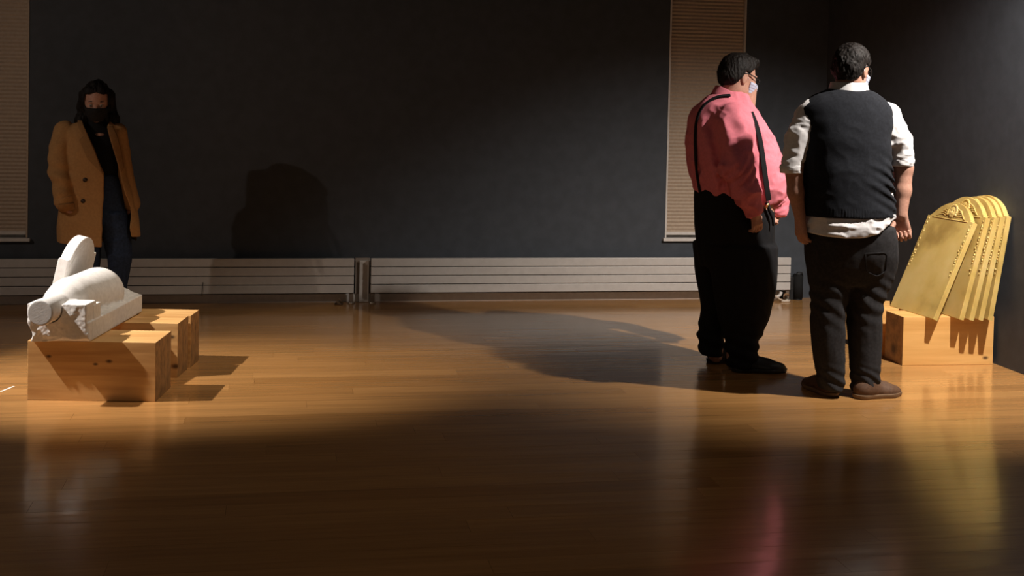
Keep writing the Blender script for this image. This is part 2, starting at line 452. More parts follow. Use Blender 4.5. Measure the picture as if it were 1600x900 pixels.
# walls
W1 = (-3.10, -1.70, 0.462, 2.95)      # window openings x0 x1 z0 z1
W2 = (2.924, 3.532, 0.466, 2.95)
bm = bmesh.new()
for lo, hi in (((XL, YW, 0), (W1[0], YW + 0.15, HC)), ((W1[1], YW, 0), (W2[0], YW + 0.15, HC)), ((W2[1], YW, 0), (XW + 0.15, YW + 0.15, HC)),
               ((W1[0], YW, 0), (W1[1], YW + 0.15, W1[2])), ((W1[0], YW, W1[3]), (W1[1], YW + 0.15, HC)),
               ((W2[0], YW, 0), (W2[1], YW + 0.15, W2[2])), ((W2[0], YW, W2[3]), (W2[1], YW + 0.15, HC))):
    box_bm(bm, lo, hi)
tag(done('wall_back', bm, WALL), kind='structure')
tag(box('wall_right', (XW, YN, 0), (XW + 0.15, YW, HC), WALL), kind='structure')
tag(box('wall_left', (XL - 0.15, YN, 0), (XL, YW + 0.15, HC), WALL), kind='structure')
tag(box('wall_front', (XL, YN - 0.15, 0), (XW, YN, HC), WALL), kind='structure')
tag(box('ceiling', (XL, YN, HC), (XW, YW, HC + 0.12), CEIL), kind='structure')
# low white skirting behind the radiators, and the pipe cover between them
tag(box('baseboard_back', (-3.6, YW - 0.022, 0.0), (3.86, YW, 0.060), TRIM, bevel=0.003), kind='structure')

for n, (x0, x1, z0, z1) in ((1, W1), (2, W2)):
    win = empty('window_%d' % n, ((x0 + x1) / 2, YW, z0), kind='structure')
    f = 0.035
    bm = bmesh.new()
    for lo, hi in (((x0, YW + 0.07, z0), (x0 + f, YW + 0.12, z1)), ((x1 - f, YW + 0.07, z0), (x1, YW + 0.12, z1)),
                   ((x0, YW + 0.07, z0), (x1, YW + 0.12, z0 + f)), ((x0, YW + 0.07, z1 - f), (x1, YW + 0.12, z1)), ((x0, YW + 0.07, 1.7), (x1, YW + 0.12, 1.7 + f))):
        box_bm(bm, lo, hi)
    done('window_frame', bm, TRIM, win, world_coords=True)
    box('window_pane', (x0 + f, YW + 0.092, z0 + f), (x1 - f, YW + 0.098, z1 - f), PANE, win, wc=True)
    box('window_sill', (x0 - 0.018, YW - 0.03, z0 - 0.022), (x1 + 0.018, YW + 0.07, z0 + 0.001), TRIM, win, 0.003, True)
    # thin side casing in front of the blind edge
    for xa, xb in ((x0, x0 + 0.012), (x1 - 0.012, x1)):
        box('window_jamb', (xa, YW - 0.004, z0 + 0.003), (xb, YW + 0.068, z1), TRIM if n == 2 else BLINDM, win, wc=True)
    # pleated blind
    lab = ('beige pleated blind at the far left edge, behind the person in the tan coat', 'beige pleated blind behind the person in the pink shirt')[n - 1]
    bl = empty('pleated_blind', ((x0 + x1) / 2, YW + 0.03, z0), lab, 'blind')
    bm = bmesh.new(); z = z0 + 0.045; pitch = 0.0275; rows = []
    i = 0
    while z < z1 - 0.02:
        yy = YW + 0.022 + (0.007 if i % 2 else 0.0)
        rows.append([bm.verts.new((xx, yy + d, z)) for xx in (x0 + 0.014, x1 - 0.014) for d in (0, 0.006)])
        z += pitch / 2; i += 1
    for a, b in zip(rows[:-1], rows[1:]):
        bm.faces.new((a[0], a[2], b[2], b[0])); bm.faces.new((a[1], b[1], b[3], a[3]))
        bm.faces.new((a[0], b[0], b[1], a[1])); bm.faces.new((a[2], a[3], b[3], b[2]))
    done('blind_fabric', bm, BLINDM, bl, world_coords=True)
    box('bottom_rail', (x0 + 0.014, YW + 0.010, z0 + 0.024), (x1 - 0.014, YW + 0.036, z0 + 0.045), TRIM, bl, 0.002, True)

# ================================================================== RADIATORS
def radiator(x0, x1, label):
    r = empty('panel_radiator', ((x0 + x1) / 2, YW - 0.10, 0), label, 'radiator')
    z0, z1, n = 0.078, 0.333, 4
    p = (z1 - z0) / n
    for k in range(n):
        box('panel', (x0, YW - 0.125, z0 + k * p + 0.0028), (x1, YW - 0.085, z0 + (k + 1) * p - 0.0028), WHITE, r, 0.0025, True)
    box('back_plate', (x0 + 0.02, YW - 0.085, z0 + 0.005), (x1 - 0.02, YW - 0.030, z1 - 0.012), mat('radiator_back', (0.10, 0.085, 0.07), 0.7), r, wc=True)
    L = x1 - x0
    for xx in [x0 + 0.015] + [x1 - 0.015]:
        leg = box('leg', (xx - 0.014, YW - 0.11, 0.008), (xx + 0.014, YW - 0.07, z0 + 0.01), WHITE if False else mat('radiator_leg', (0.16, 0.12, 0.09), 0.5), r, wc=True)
        bm = bmesh.new(); cyl_bm(bm, (xx, YW - 0.092, 0.004), 0.026, 0.008, 20)
        done('foot_plate', bm, CHROME, leg, True, True)
    return r
radiator(-3.55, 0.561, 'long low white radiator of four strips running off the left edge')
radiator(0.684, 3.90, 'long low white radiator of four strips right of the pipe cover')
cv = empty('pipe_cover', (0.63, YW, 0), 'narrow white pipe cover standing between the two radiators', 'cover')
box('back_board', (0.575, YW - 0.030, 0.060), (0.682, YW - 0.002, 0.322), mat('painted_cover_shadow', (0.30, 0.25, 0.21), 0.6), cv, 0.002, True)  # darker board colour stands in for the shadow beside the front board
box('front_board', (0.604, YW - 0.055, 0.001), (0.674, YW - 0.030, 0.306), TRIM, cv, 0.003, True)

# thin black wire hanging over the left radiator
tag(tube('hanging_wire', [P(317.0, 441, YW - 0.13), P(316.2, 448, YW - 0.131), P(315.8, 455, YW - 0.131), P(315.6, 462, YW - 0.13)], 0.0022, BLACKPL), 'thin dark wire hanging down the left radiator', 'wire')

# small ring beside the radiator foot
ring = empty('floor_ring', (0.455, YW - 0.14, 0.0), 'small metal ring fitting lying by the left radiator foot', 'ring fitting')
bm = bmesh.new(); cyl_bm(bm, (0.455, YW - 0.14, 0.006), 0.030, 0.011, 20); done('base_disc', bm, mat('dark_bronze', (0.10, 0.06, 0.035), 0.45, 0.6), ring, True, True)
tube('ring', [(0.455 + 0.014 * math.cos(t), YW - 0.14, 0.025 + 0.014 * math.sin(t)) for t in np.linspace(0, 2 * math.pi, 20, endpoint=False)], 0.0035, mat('ring_bronze', (0.20, 0.13, 0.08), 0.4, 0.6), ring, 8, True, True)

# valve, pipe and loose cable under the right end of the radiator
vl = empty('radiator_valve', (3.80, YW - 0.15, 0), 'white pipe valve with loose cable under the right end of the radiator', 'valve')
tube('pipe', [(3.70, YW - 0.145, 0.03), (3.78, YW - 0.145, 0.03), (3.81, YW - 0.145, 0.045), (3.82, YW - 0.143, 0.07)], 0.012, TRIM, vl, 12, wc=True)
bm = bmesh.new(); cyl_bm(bm, (3.745, YW - 0.145, 0.03), 0.021, 0.045, 16, 'X'); done('valve_body', bm, TRIM, vl, True, True)
tube('cable', [(3.69, YW - 0.175, 0.006), (3.72, YW - 0.18, 0.03), (3.76, YW - 0.18, 0.045), (3.79, YW - 0.18, 0.02), (3.83, YW - 0.18, 0.006), (3.88, YW - 0.18, 0.010), (3.86, YW - 0.20, 0.006), (3.80, YW - 0.20, 0.006)], 0.0055, mat('pale_cable', (0.6, 0.5, 0.4), 0.5), vl, 8, wc=True)
tube('elbow_pipe', [(3.83, YW - 0.155, 0.010), (3.84, YW - 0.155, 0.045), (3.86, YW - 0.15, 0.055), (3.88, YW - 0.145, 0.045)], 0.009, mat('brown_pipe', (0.25, 0.14, 0.07), 0.5), vl, 10, wc=True)

# black portable speaker in the corner
sp = empty('portable_speaker', (3.965, YW - 0.10, 0), 'black upright cylinder speaker with carry loop standing at the radiator end', 'speaker')
def rounded_cyl(name, c, r, h, m, par, bev=0.008, seg=28):
    bm = bmesh.new(); cyl_bm(bm, (c[0], c[1], c[2] + h / 2), r, h, seg)
    es = [e for e in bm.edges if abs(e.verts[0].co.z - e.verts[1].co.z) < 1e-6]
    bmesh.ops.bevel(bm, geom=es, offset=bev, segments=3, affect='EDGES')
    return done(name, bm, m, par, True, True)
rounded_cyl('speaker_body', (3.975, YW - 0.09, 0.004), 0.040, 0.196, noise_mat('speaker_mesh_cloth', (0.008, 0.008, 0.008), (0.02, 0.02, 0.02), 0.8, nscale=300, spec=0.1), sp)
rounded_cyl('rubber_base', (3.975, YW - 0.09, 0.0), 0.037, 0.010, BLACKPL, sp, 0.002)
tube('carry_loop', [(3.975 - 0.026, YW - 0.115, 0.190), (3.975 - 0.022, YW - 0.118, 0.212), (3.975, YW - 0.12, 0.216), (3.975 + 0.022, YW - 0.118, 0.212), (3.975 + 0.026, YW - 0.115, 0.190)], 0.005, BLACKPL, sp, wc=True)
bm = bmesh.new(); cyl_bm(bm, (3.975, YW - 0.09, 0.2005), 0.020, 0.003, 20); done('top_plate', bm, mat('grey_plate', (0.25, 0.25, 0.25), 0.4), sp, True, True)
ch = empty('charger_box', (3.918, YW - 0.06, 0), 'flat black box standing between the radiator end and the black speaker', 'box')
box('case', (3.908, YW - 0.10, 0.0), (3.938, YW - 0.03, 0.178), BLACKPL, ch, 0.004, True)
box('side_seam', (3.912, YW - 0.1015, 0.09), (3.934, YW - 0.099, 0.092), mat('seam_grey', (0.05, 0.05, 0.05), 0.5), ch, wc=True)

# thin white strip on the boards at the left edge
marking = bmesh.new(); box_bm(marking, (-0.060, -0.006, 0.0), (0.060, 0.006, 0.0008))
tp = tag(done('thin_strip', marking, mat('strip_white', (0.85, 0.82, 0.78), 0.5)), 'short thin white strip on the floor at the left edge', 'marking')
tp.location = (-1.312, 6.69, 0.0); tp.rotation_euler = (0, 0, math.radians(70))

# ================================================================== TIMBER BLOCKS
ZB = 0.290
def timber(cx0, cy0, yaw, L, D, H, material, label, group, plies=1):
    """front-right bottom corner at (cx0, cy0); length L towards the left, depth D away"""
    t = empty('timber_block', (cx0, cy0, 0), label, 'wood block', group, rotz=yaw)
    ns = len(material)
    for k in range(plies):
        y0, y1 = D * k / plies, D * (k + 1) / plies
        box('timber_ply', (-L, y0 + (0.0006 if k else 0), 0), (0, y1, H), material[k % ns], t, 0.0022)
    return t
PINE = ((0.50, 0.26, 0.085), (0.70, 0.42, 0.165))
yl = math.radians(-9.0)
front_m = timber_material('pine_front', *PINE, (1.6, 24, 24), [(-0.515, 0, 0.215, 0.007), (-0.225, 0, 0.195, 0.008), (-0.29, 0, 0.18, 0.006)])
timber(-0.563, 6.347, yl, 0.617, 0.31, ZB, [front_m], 'pale timber block nearest the viewer under the white carved stone', 'timber blocks under the white carving')
mid_m = timber_material('pine_middle', *PINE, (1.6, 24, 24), [(-0.035, 0, 0.215, 0.009), (-0.012, 0, 0.06, 0.012)])
timber(-0.497, 6.876, math.radians(-9.2), 0.76, 0.232, ZB - 0.002, [mid_m, timber_material('pine_middle_b', *PINE, (1.6, 24, 24), [])], 'middle one of the three timber blocks under the white carved stone', 'timber blocks under the white carving', 2)
rear_m = timber_material('pine_rear', *PINE, (1.6, 24, 24), [(-0.02, 0.1, 0.2, 0.015)])
timber(-0.447, 7.120, math.radians(-9.2), 0.80, 0.200, ZB - 0.004, [rear_m], 'rearmost of the three timber blocks under the white carved stone', 'timber blocks under the white carving')
PINE2 = ((0.64, 0.34, 0.10), (0.76, 0.44, 0.15))
rf_m = timber_material('pine_right_front', *PINE2, (1.6, 24, 24), [(-0.048, 0, 0.040, 0.009), (-0.575, 0.115, 0.075, 0.034)])
timber(4.180, 6.826, math.radians(-1.0), 0.572, 0.228, ZB - 0.005, [rf_m], 'front timber block with a dark knot in its end under the yellow slabs', 'timber blocks under the yellow slabs')
rr_m = timber_material('pine_right_rear', *PINE2, (1.6, 24, 24), [(-0.59, 0.1, 0.2, 0.012)])
timber(4.185, 7.115, math.radians(-0.5), 0.585, 0.30, ZB - 0.005, [rr_m], 'rear timber block half hidden behind the front one under the yellow slabs', 'timber blocks under the yellow slabs')

# ================================================================== WHITE CARVED STONE
STONE = noise_mat('white_plaster_stone', (0.70, 0.68, 0.66), (0.80, 0.78, 0.76), 0.75, nscale=5, detail=6, bump=0.35, bscale=140, bdist=0.0015)
v = nrm([0.182, 0.983, 0]); u = np.array([v[1], -v[0], 0.0]); w = np.array([0, 0, 1.0])
RS = np.array([u, v, w]); A0 = np.array([-1.172, 6.400, ZB + 0.001])
def S(a, b, c): return A0 + u * a + v * b + w * c
def noisef(X, Y, Z, s): return vnoise(X * s + 31.3, Y * s + 17.1, Z * s + 5.7) - 0.5
def local(X, Y, Z):
    px, py, pz = X - A0[0], Y - A0[1], Z - A0[2]
    return px * u[0] + py * u[1], px * v[0] + py * v[1], pz
carv = empty('carved_stone', tuple(A0), 'white carved stone with a round body lying across three timber blocks', 'sculpture')
f = Field(A0 - [0.12, 0.20, 0.01], A0 + [0.62, 1.02, 0.36], 0.0036)
# rough slab base with sloping shoulders, the high head block, then neck and body
f.add(Box((0.0, 0.0, 0.0), (0.296, 0.905, 0.098), 0.006, RS, A0), 0.001)
f.add(Box((0.0, 0.0, 0.0), (0.288, 0.150, 0.186), 0.005, RS, A0), 0.001)
f.add(Box((0.02, 0.10, 0.0), (0.292, 0.205, 0.168), 0.004, RS, A0), 0.001)
def rough(d, X, Y, Z):
    a, b, c = local(X, Y, Z)
    n = noisef(X, Y, Z, 22) * 0.6 + noisef(X, Y, Z, 47) * 0.35 + noisef(X, Y, Z, 95) * 0.2
    big = noisef(X, Y, Z, 9)
    # chiselled rock surface rising from the edge to the body, behind the head block
    slope = c - (0.088 + np.clip((0.290 - a) * 0.50, 0, 0.045) + n * 0.030 + big * 0.014)
    wedge = np.maximum(np.maximum(slope, np.maximum(0.195 - b, b - 0.895)), np.maximum(a - 0.288 + n * 0.012, 0.012 - a))
    d = np.minimum(d, wedge)
    # broken front and left faces of the head block
    front = np.clip(1 - b / 0.07, 0, 1); low = np.clip((0.135 - c) / 0.12, 0, 1); lf = np.clip((0.13 - a) / 0.1, 0, 1)
    cutd = 0.002 + front * (low * (0.016 + n * 0.036) * np.clip((0.20 - a) / 0.06, 0.12, 1) + 0.009 * (n + 0.2))
    d = np.maximum(d, (cutd * 1.0 - b))
    under = 0.040 * np.clip(1 - b / 0.05, 0, 1) * np.clip(noisef(X, Y, Z, 14) * 2.2 + 0.55, 0, 1)
    d = np.maximum(d, (under - c) * 0.7)
    left = (0.004 + np.clip(n + 0.1, 0, 1) * 0.022 * np.clip(1 - b / 0.3, 0, 1)) - a
    d = np.maximum(d, left)
    corner = 0.030 - (a + np.abs(c - 0.03) * 0.35) + n * 0.02            # knocked-off lower left corner
    d = np.maximum(d, np.where(b < 0.12, corner, -1) * 0.8)
    # chipped front right edge
    ch = 0.006 + n * 0.014 - (0.288 - a) - b * 0.9
    d = np.maximum(d, np.where(c > 0.05, ch * 0.7, -1))
    return d
f.map(rough)
NECK = 0.062
f.cut(Cone(S(0.105, -0.2, 0.160), S(0.105, 0.05, 0.160), NECK + 0.006), 0.004)
f.add(Cone(S(0.108, 0.20, 0.158), S(0.112, 0.30, 0.155), 0.100, 0.118), 0.01)
f.add(Cone(S(0.112, 0.27, 0.155), S(0.135, 0.63, 0.140), 0.117, 0.138), 0.012)
neck = Cone(S(0.105, -0.115, 0.160), S(0.112, 0.25, 0.160), NECK)
def addneck(d, X, Y, Z):
    a, b, c = local(X, Y, Z)
    ra = np.sqrt((a - 0.105) ** 2 + (c - 0.160) ** 2) - NECK
    return smin(d, smax(np.maximum(ra, b - 0.25), -0.105 - b, 0.006), 0.006)
f.map(addneck)
def trim(d, X, Y, Z):
    a, b, c = local(X, Y, Z)
    d = smax(d, b - 0.905, 0.01)
    return np.maximum(d, -c)
f.map(trim)
link('stone_block', f.mesh('stone_block'), STONE, carv, True)

# ================================================================== SLABS WITH ARCHED TOPS
def slab_outline(W, H, RISE, sh=0.030, n=26):
    """right half-open outline in the slab plane, (w, h), counter-clockwise from bottom left"""
    pts = [(0, 0), (W, 0), (W, H), (W - sh, H + 0.002)]
    a = W / 2 - sh; pts.append((W - sh - 0.004, H + 0.012))
    R = (a * a + RISE * RISE) / (2 * RISE); t0 = math.asin(min(1, a / R)) if RISE < a else math.pi / 2
    cy = H + RISE - R
    for i in range(n + 1):
        t = t0 - 2 * t0 * i / n
        x, y = W / 2 + R * math.sin(t), cy + R * math.cos(t)
        if y > H + 0.013: pts.append((x, y))
    pts += [(sh + 0.004, H + 0.012), (sh, H + 0.002), (0, H)]
    return pts
def slab_mesh(name, W, H, RISE, T, bev=0.004, sh=0.030):
    """slab: x = width, y = depth (front face at y=0, back at y=T), z = height"""
    bm = bmesh.new(); o = slab_outline(W, H, RISE, sh)
    a = [bm.verts.new((x, 0, z)) for x, z in o]; b = [bm.verts.new((x, T, z)) for x, z in o]
    fa = bm.faces.new(a); fb = bm.faces.new(b[::-1])
    for i in range(len(o)): bm.faces.new((a[(i + 1) % len(o)], a[i], b[i], b[(i + 1) % len(o)]))
    bmesh.ops.recalc_face_normals(bm, faces=bm.faces)
    es = list(fa.edges) + list(fb.edges)
    bmesh.ops.bevel(bm, geom=es, offset=bev, segments=3, affect='EDGES', profile=0.5)
    me = bpy.data.meshes.new(name); bm.to_mesh(me); bm.free()
    return me
def basis_obj(o, origin, ex, ey, ez):
    m = Matrix(((ex[0], ey[0], ez[0]), (ex[1], ey[1], ez[1]), (ex[2], ey[2], ez[2])))
    o.location = origin; o.rotation_euler = m.to_euler()

# white arched slab leaning on the round body
wb = nrm([math.sin(math.radians(15)), math.cos(math.radians(15)), 0])      # along its bottom edge, near to far
nn_ = np.array([wb[1], -wb[0], 0.0])                                        # its face looks to the right
lean = math.radians(13)
up_ = np.array([0, 0, 1]) * math.cos(lean) + nn_ * math.sin(lean); fn = nn_ * math.cos(lean) - np.array([0, 0, 1]) * math.sin(lean)
ws = empty('arched_slab', (0, 0, 0), 'white arched slab standing behind the round body of the carving', 'slab')
basis_obj(ws, (-1.132, 6.955, ZB + 0.006), tuple(wb), tuple(-fn), tuple(up_))
me = slab_mesh('slab_body', 0.36, 0.325, 0.105, 0.058, 0.005, 0.028)
link('slab_body', me, STONE, ws)
me = slab_mesh('raised_panel', 0.30, 0.30, 0.09, 0.003, 0.001, 0.02); rp = link('raised_panel', me, STONE, ws); rp.location = (0.035, -0.0028, 0.01)

# yellow wax slabs
def wax_material():
    m = mat('yellow_wax', (0.7, 0.5, 0.12), 0.38); b = bsdf(m)
    tc = nd(m, 'ShaderNodeTexCoord'); oi = nd(m, 'ShaderNodeObjectInfo'); va = nd(m, 'ShaderNodeVectorMath', operation='ADD'); mu = nd(m, 'ShaderNodeMath', operation='MULTIPLY'); mu.inputs[1].default_value = 9
    lk(m, oi.outputs['Random'], mu.inputs[0]); lk(m, tc.outputs['Object'], va.inputs[0]); lk(m, mu.outputs[0], va.inputs[1])
    n = nd(m, 'ShaderNodeTexNoise'); n.inputs['Scale'].default_value = 4.5; n.inputs['Detail'].default_value = 5; lk(m, va.outputs[0], n.inputs['Vector'])
    r = nd(m, 'ShaderNodeValToRGB'); e = r.color_ramp.elements
    e[0].position = 0.30; e[0].color = (0.36, 0.235, 0.065, 1); e[1].position = 0.68; e[1].color = (0.64, 0.475, 0.18, 1)
    k = r.color_ramp.elements.new(0.48); k.color = (0.57, 0.405, 0.125, 1)
    lk(m, n.outputs['Fac'], r.inputs[0]); lk(m, r.outputs[0], b.inputs['Base Color'])
    b.inputs['Subsurface Weight'].default_value = 0.15; b.inputs['Subsurface Radius'].default_value = (0.02, 0.01, 0.004); b.inputs['Subsurface Scale'].default_value = 0.5
    n2 = nd(m, 'ShaderNodeTexNoise'); n2.inputs['Scale'].default_value = 90; n2.inputs['Detail'].default_value = 3; lk(m, tc.outputs['Object'], n2.inputs['Vector'])
    bp = nd(m, 'ShaderNodeBump'); bp.inputs['Strength'].default_value = 0.2; bp.inputs['Distance'].default_value = 0.001; lk(m, n2.outputs['Fac'], bp.inputs['Height']); lk(m, bp.outputs[0], b.inputs['Normal'])
    return m
WAX = wax_material()
SW, SH, SR, ST = 0.468, 0.612, 0.105, 0.031
wax_mesh = slab_mesh('slab_body', SW, SH, SR, ST, 0.0035, 0.028)
# winged face in the arched top, low relief; local slab coordinates x (width), y (out of the face is -y), z
def relief_mesh():
    f = Field((0.03, -0.014, SH - 0.025), (SW - 0.03, 0.002, SH + SR), 0.0022)
    cx, cz = SW / 2, SH + 0.040
    f.add(Ell((cx, 0.002, cz), (0.036, 0.012, 0.040)), 0.002)
    for sx in (-1, 1):
        f.cut(Ell((cx + sx * 0.011, -0.010, cz + 0.006), (0.0065, 0.006, 0.006)), 0.001)
        f.add(Ell((cx + sx * 0.015, -0.005, cz - 0.010), (0.009, 0.004, 0.007)), 0.004)
    f.add(Ell((cx, -0.009, cz - 0.003), (0.004, 0.004, 0.009)), 0.003)
    f.cut(Ell((cx, -0.010, cz - 0.017), (0.008, 0.004, 0.0025)), 0.001)
    for t in np.linspace(-1.9, 1.9, 13):      # curls of hair
        f.add(Ell((cx + 0.042 * math.sin(t), -0.003, cz + 0.044 * math.cos(t)), (0.009, 0.006, 0.009)), 0.002)
    for sx in (-1, 1):                        # feathered wings, drooping
        for k in range(4):
            L = 0.095 - 0.016 * k; zz = cz - 0.028 + k * 0.012
            arc = [(cx + sx * (0.050 + L * t), -0.0005, zz + 0.020 * math.sin(t * 2.6) - 0.018 * t) for t in (0, 0.35, 0.7, 1.0)]
            for a_, b_ in zip(arc[:-1], arc[1:]): f.add(Cone(a_, b_, 0.0032), 0.0025)
    pts = [(SW / 2 + 0.178 * math.sin(t), SH - 0.135 + 0.208 * math.cos(t)) for t in np.linspace(-0.83, 0.83, 17)]
    for a, b in zip(pts[:-1], pts[1:]): f.add(Cone((a[0], 0, a[1]), (b[0], 0, b[1]), 0.0038), 0.001)
    f.add(Cone((0.055, 0.001, SH - 0.006), (SW - 0.055, 0.001, SH - 0.006), 0.0042), 0.001)
    return f.mesh('winged_face_relief')
relief = relief_mesh()
def border_mesh(side):
    rr = random.Random(3 + side); bm = bmesh.new(); z = 0.27
    while z < SH - 0.02:
        x = 0.020 if side == 0 else SW - 0.020
        for k in range(rr.choice((1, 2, 2, 3))):
            q = bmesh.ops.create_icosphere(bm, subdivisions=1, radius=1.0)
            s = rr.uniform(0.004, 0.009); c = Vector((x + rr.uniform(-0.009, 0.009), 0.0, z + rr.uniform(-0.01, 0.01)))
            for vv in q['verts']: vv.co = Vector((vv.co.x * s, vv.co.y * 0.004, vv.co.z * s * rr.uniform(0.8, 1.6))) + c
        z += rr.uniform(0.012, 0.045)
    me = bpy.data.meshes.new('carved_border'); bm.to_mesh(me); bm.free(); me.polygons.foreach_set('use_smooth', [True] * len(me.polygons)); me.materials.append(WAX); return me
borders = [border_mesh(0), border_mesh(1)]
slabs = [  # bottom X, top X of the face, Y of the near end, twist, label
    (3.749, 4.008, 6.752, 4.0, 'yellow arched slab in front of the row, leaning furthest out from the wall'),
    (3.903, 4.055, 6.735, 2.0, 'second yellow arched slab, just behind the front one with its carved face partly showing'),
    (3.956, 4.094, 6.718, 0.0, 'middle one of the five yellow arched slabs'),
    (4.013, 4.130, 6.714, 0.0, 'fourth yellow arched slab, between the middle one and the one on the wall'),
    (4.070, 4.166, 6.710, 0.0, 'last yellow arched slab, resting right against the dark wall')]
for i, (xb, xt, yn, tw, lab) in enumerate(slabs):
    bdir = nrm([math.sin(math.radians(-tw)), math.cos(math.radians(tw)), 0])   # near to far
    le = math.atan2(xt - xb, 0.595)
    nrmv = np.array([-bdir[1], bdir[0], 0.0])      # face looks left
    upv = np.array([0, 0, 1]) * math.cos(le) - nrmv * math.sin(le); fnv = nrmv * math.cos(le) + np.array([0, 0, 1]) * math.sin(le)
    e = empty('yellow_slab', (0, 0, 0), lab, 'slab', 'yellow arched slabs leaning on the wall')
    # local x = far -> near so that (x, y, z) is right handed with y going into the slab
    far = np.array([xb, yn, ZB - 0.005]) + bdir * SW
    basis_obj(e, tuple(far + np.array([0, 0, 0.0008])), tuple(-bdir), tuple(-fnv), tuple(upv))
    if i == 0: bodies = link('slab_body', wax_mesh, WAX, e); rel = link('winged_face_relief', relief, WAX, e); bo = [link('carved_border', m_, WAX, e) for m_ in borders]
    else:
        for o in [bodies, rel] + bo:
            c = o.copy(); COL.objects.link(c); c.parent = e

# ================================================================== PEOPLE
SKIN = noise_mat('skin', (0.42, 0.215, 0.15), (0.50, 0.27, 0.195), 0.55, nscale=12, bump=0.15, bscale=180)
HAIRM = noise_mat('dark_hair', (0.005, 0.0035, 0.003), (0.012, 0.008, 0.006), 0.6, spec=0.2, scale=(60, 60, 12), nscale=3, bump=0.6, bscale=260, bdist=0.003)
def cloth(name, c, var=1.12, rough=0.92, bs=420, bump=0.25):
    return noise_mat(name, c, tuple(min(1, x * var) for x in c), rough, nscale=9, bump=bump, bscale=bs, spec=0.2, bdist=0.001)
PINK = cloth('pink_cotton', (0.66, 0.19, 0.235)); WSHIRT = cloth('white_cotton', (0.66, 0.64, 0.64))
VEST = cloth('charcoal_knit', (0.009, 0.010, 0.013), 1.5, 0.95, 300, 0.5); BLACKT = cloth('black_wool', (0.007, 0.007, 0.008), 1.3)
GREYJ = cloth('grey_denim', (0.020, 0.019, 0.020), 1.5); BLUEJ = cloth('dark_blue_denim', (0.018, 0.028, 0.055), 1.5)
CAMEL = cloth('tan_wool', (0.38, 0.20, 0.078), 1.15, 0.95, 200, 0.5); CAMEL_SHADE = cloth('tan_wool_shade', (0.27, 0.14, 0.055), 1.15, 0.95, 200, 0.5); LINING = cloth('dark_lining', (0.03, 0.017, 0.010)); BTOP = cloth('black_jersey', (0.008, 0.008, 0.009))  # lapel wool is a darkened copy of the coat's, standing in for edge shade
MASKW = cloth('pale_mask', (0.42, 0.45, 0.56)); MASKB = cloth('black_mask', (0.014, 0.013, 0.013), 1.3)
BROWNL = noise_mat('brown_suede', (0.085, 0.040, 0.020), (0.12, 0.06, 0.03), 0.7, nscale=10, bump=0.3, bscale=200); SOLE = noise_mat('tan_sole', (0.16, 0.09, 0.045), (0.20, 0.12, 0.06), 0.7)
BLACKL = noise_mat('black_leather', (0.010, 0.010, 0.010), (0.016, 0.015, 0.015), 0.45, nscale=12)
RIM = mat('glasses_rim', (0.01, 0.01, 0.01), 0.35); EYEM = mat('eye_white', (0.28, 0.24, 0.21), 0.35); IRIS = mat('iris', (0.03, 0.018, 0.01), 0.2)
ELASTIC = mat('white_elastic', (0.7, 0.66, 0.68), 0.7); STRAP = cloth('black_strap', (0.010, 0.009, 0.010)); BUTTON = mat('dark_button', (0.03, 0.015, 0.008), 0.4)

def person(loc, label, group=None):
    return empty('person', tuple(loc), label, 'person', group)

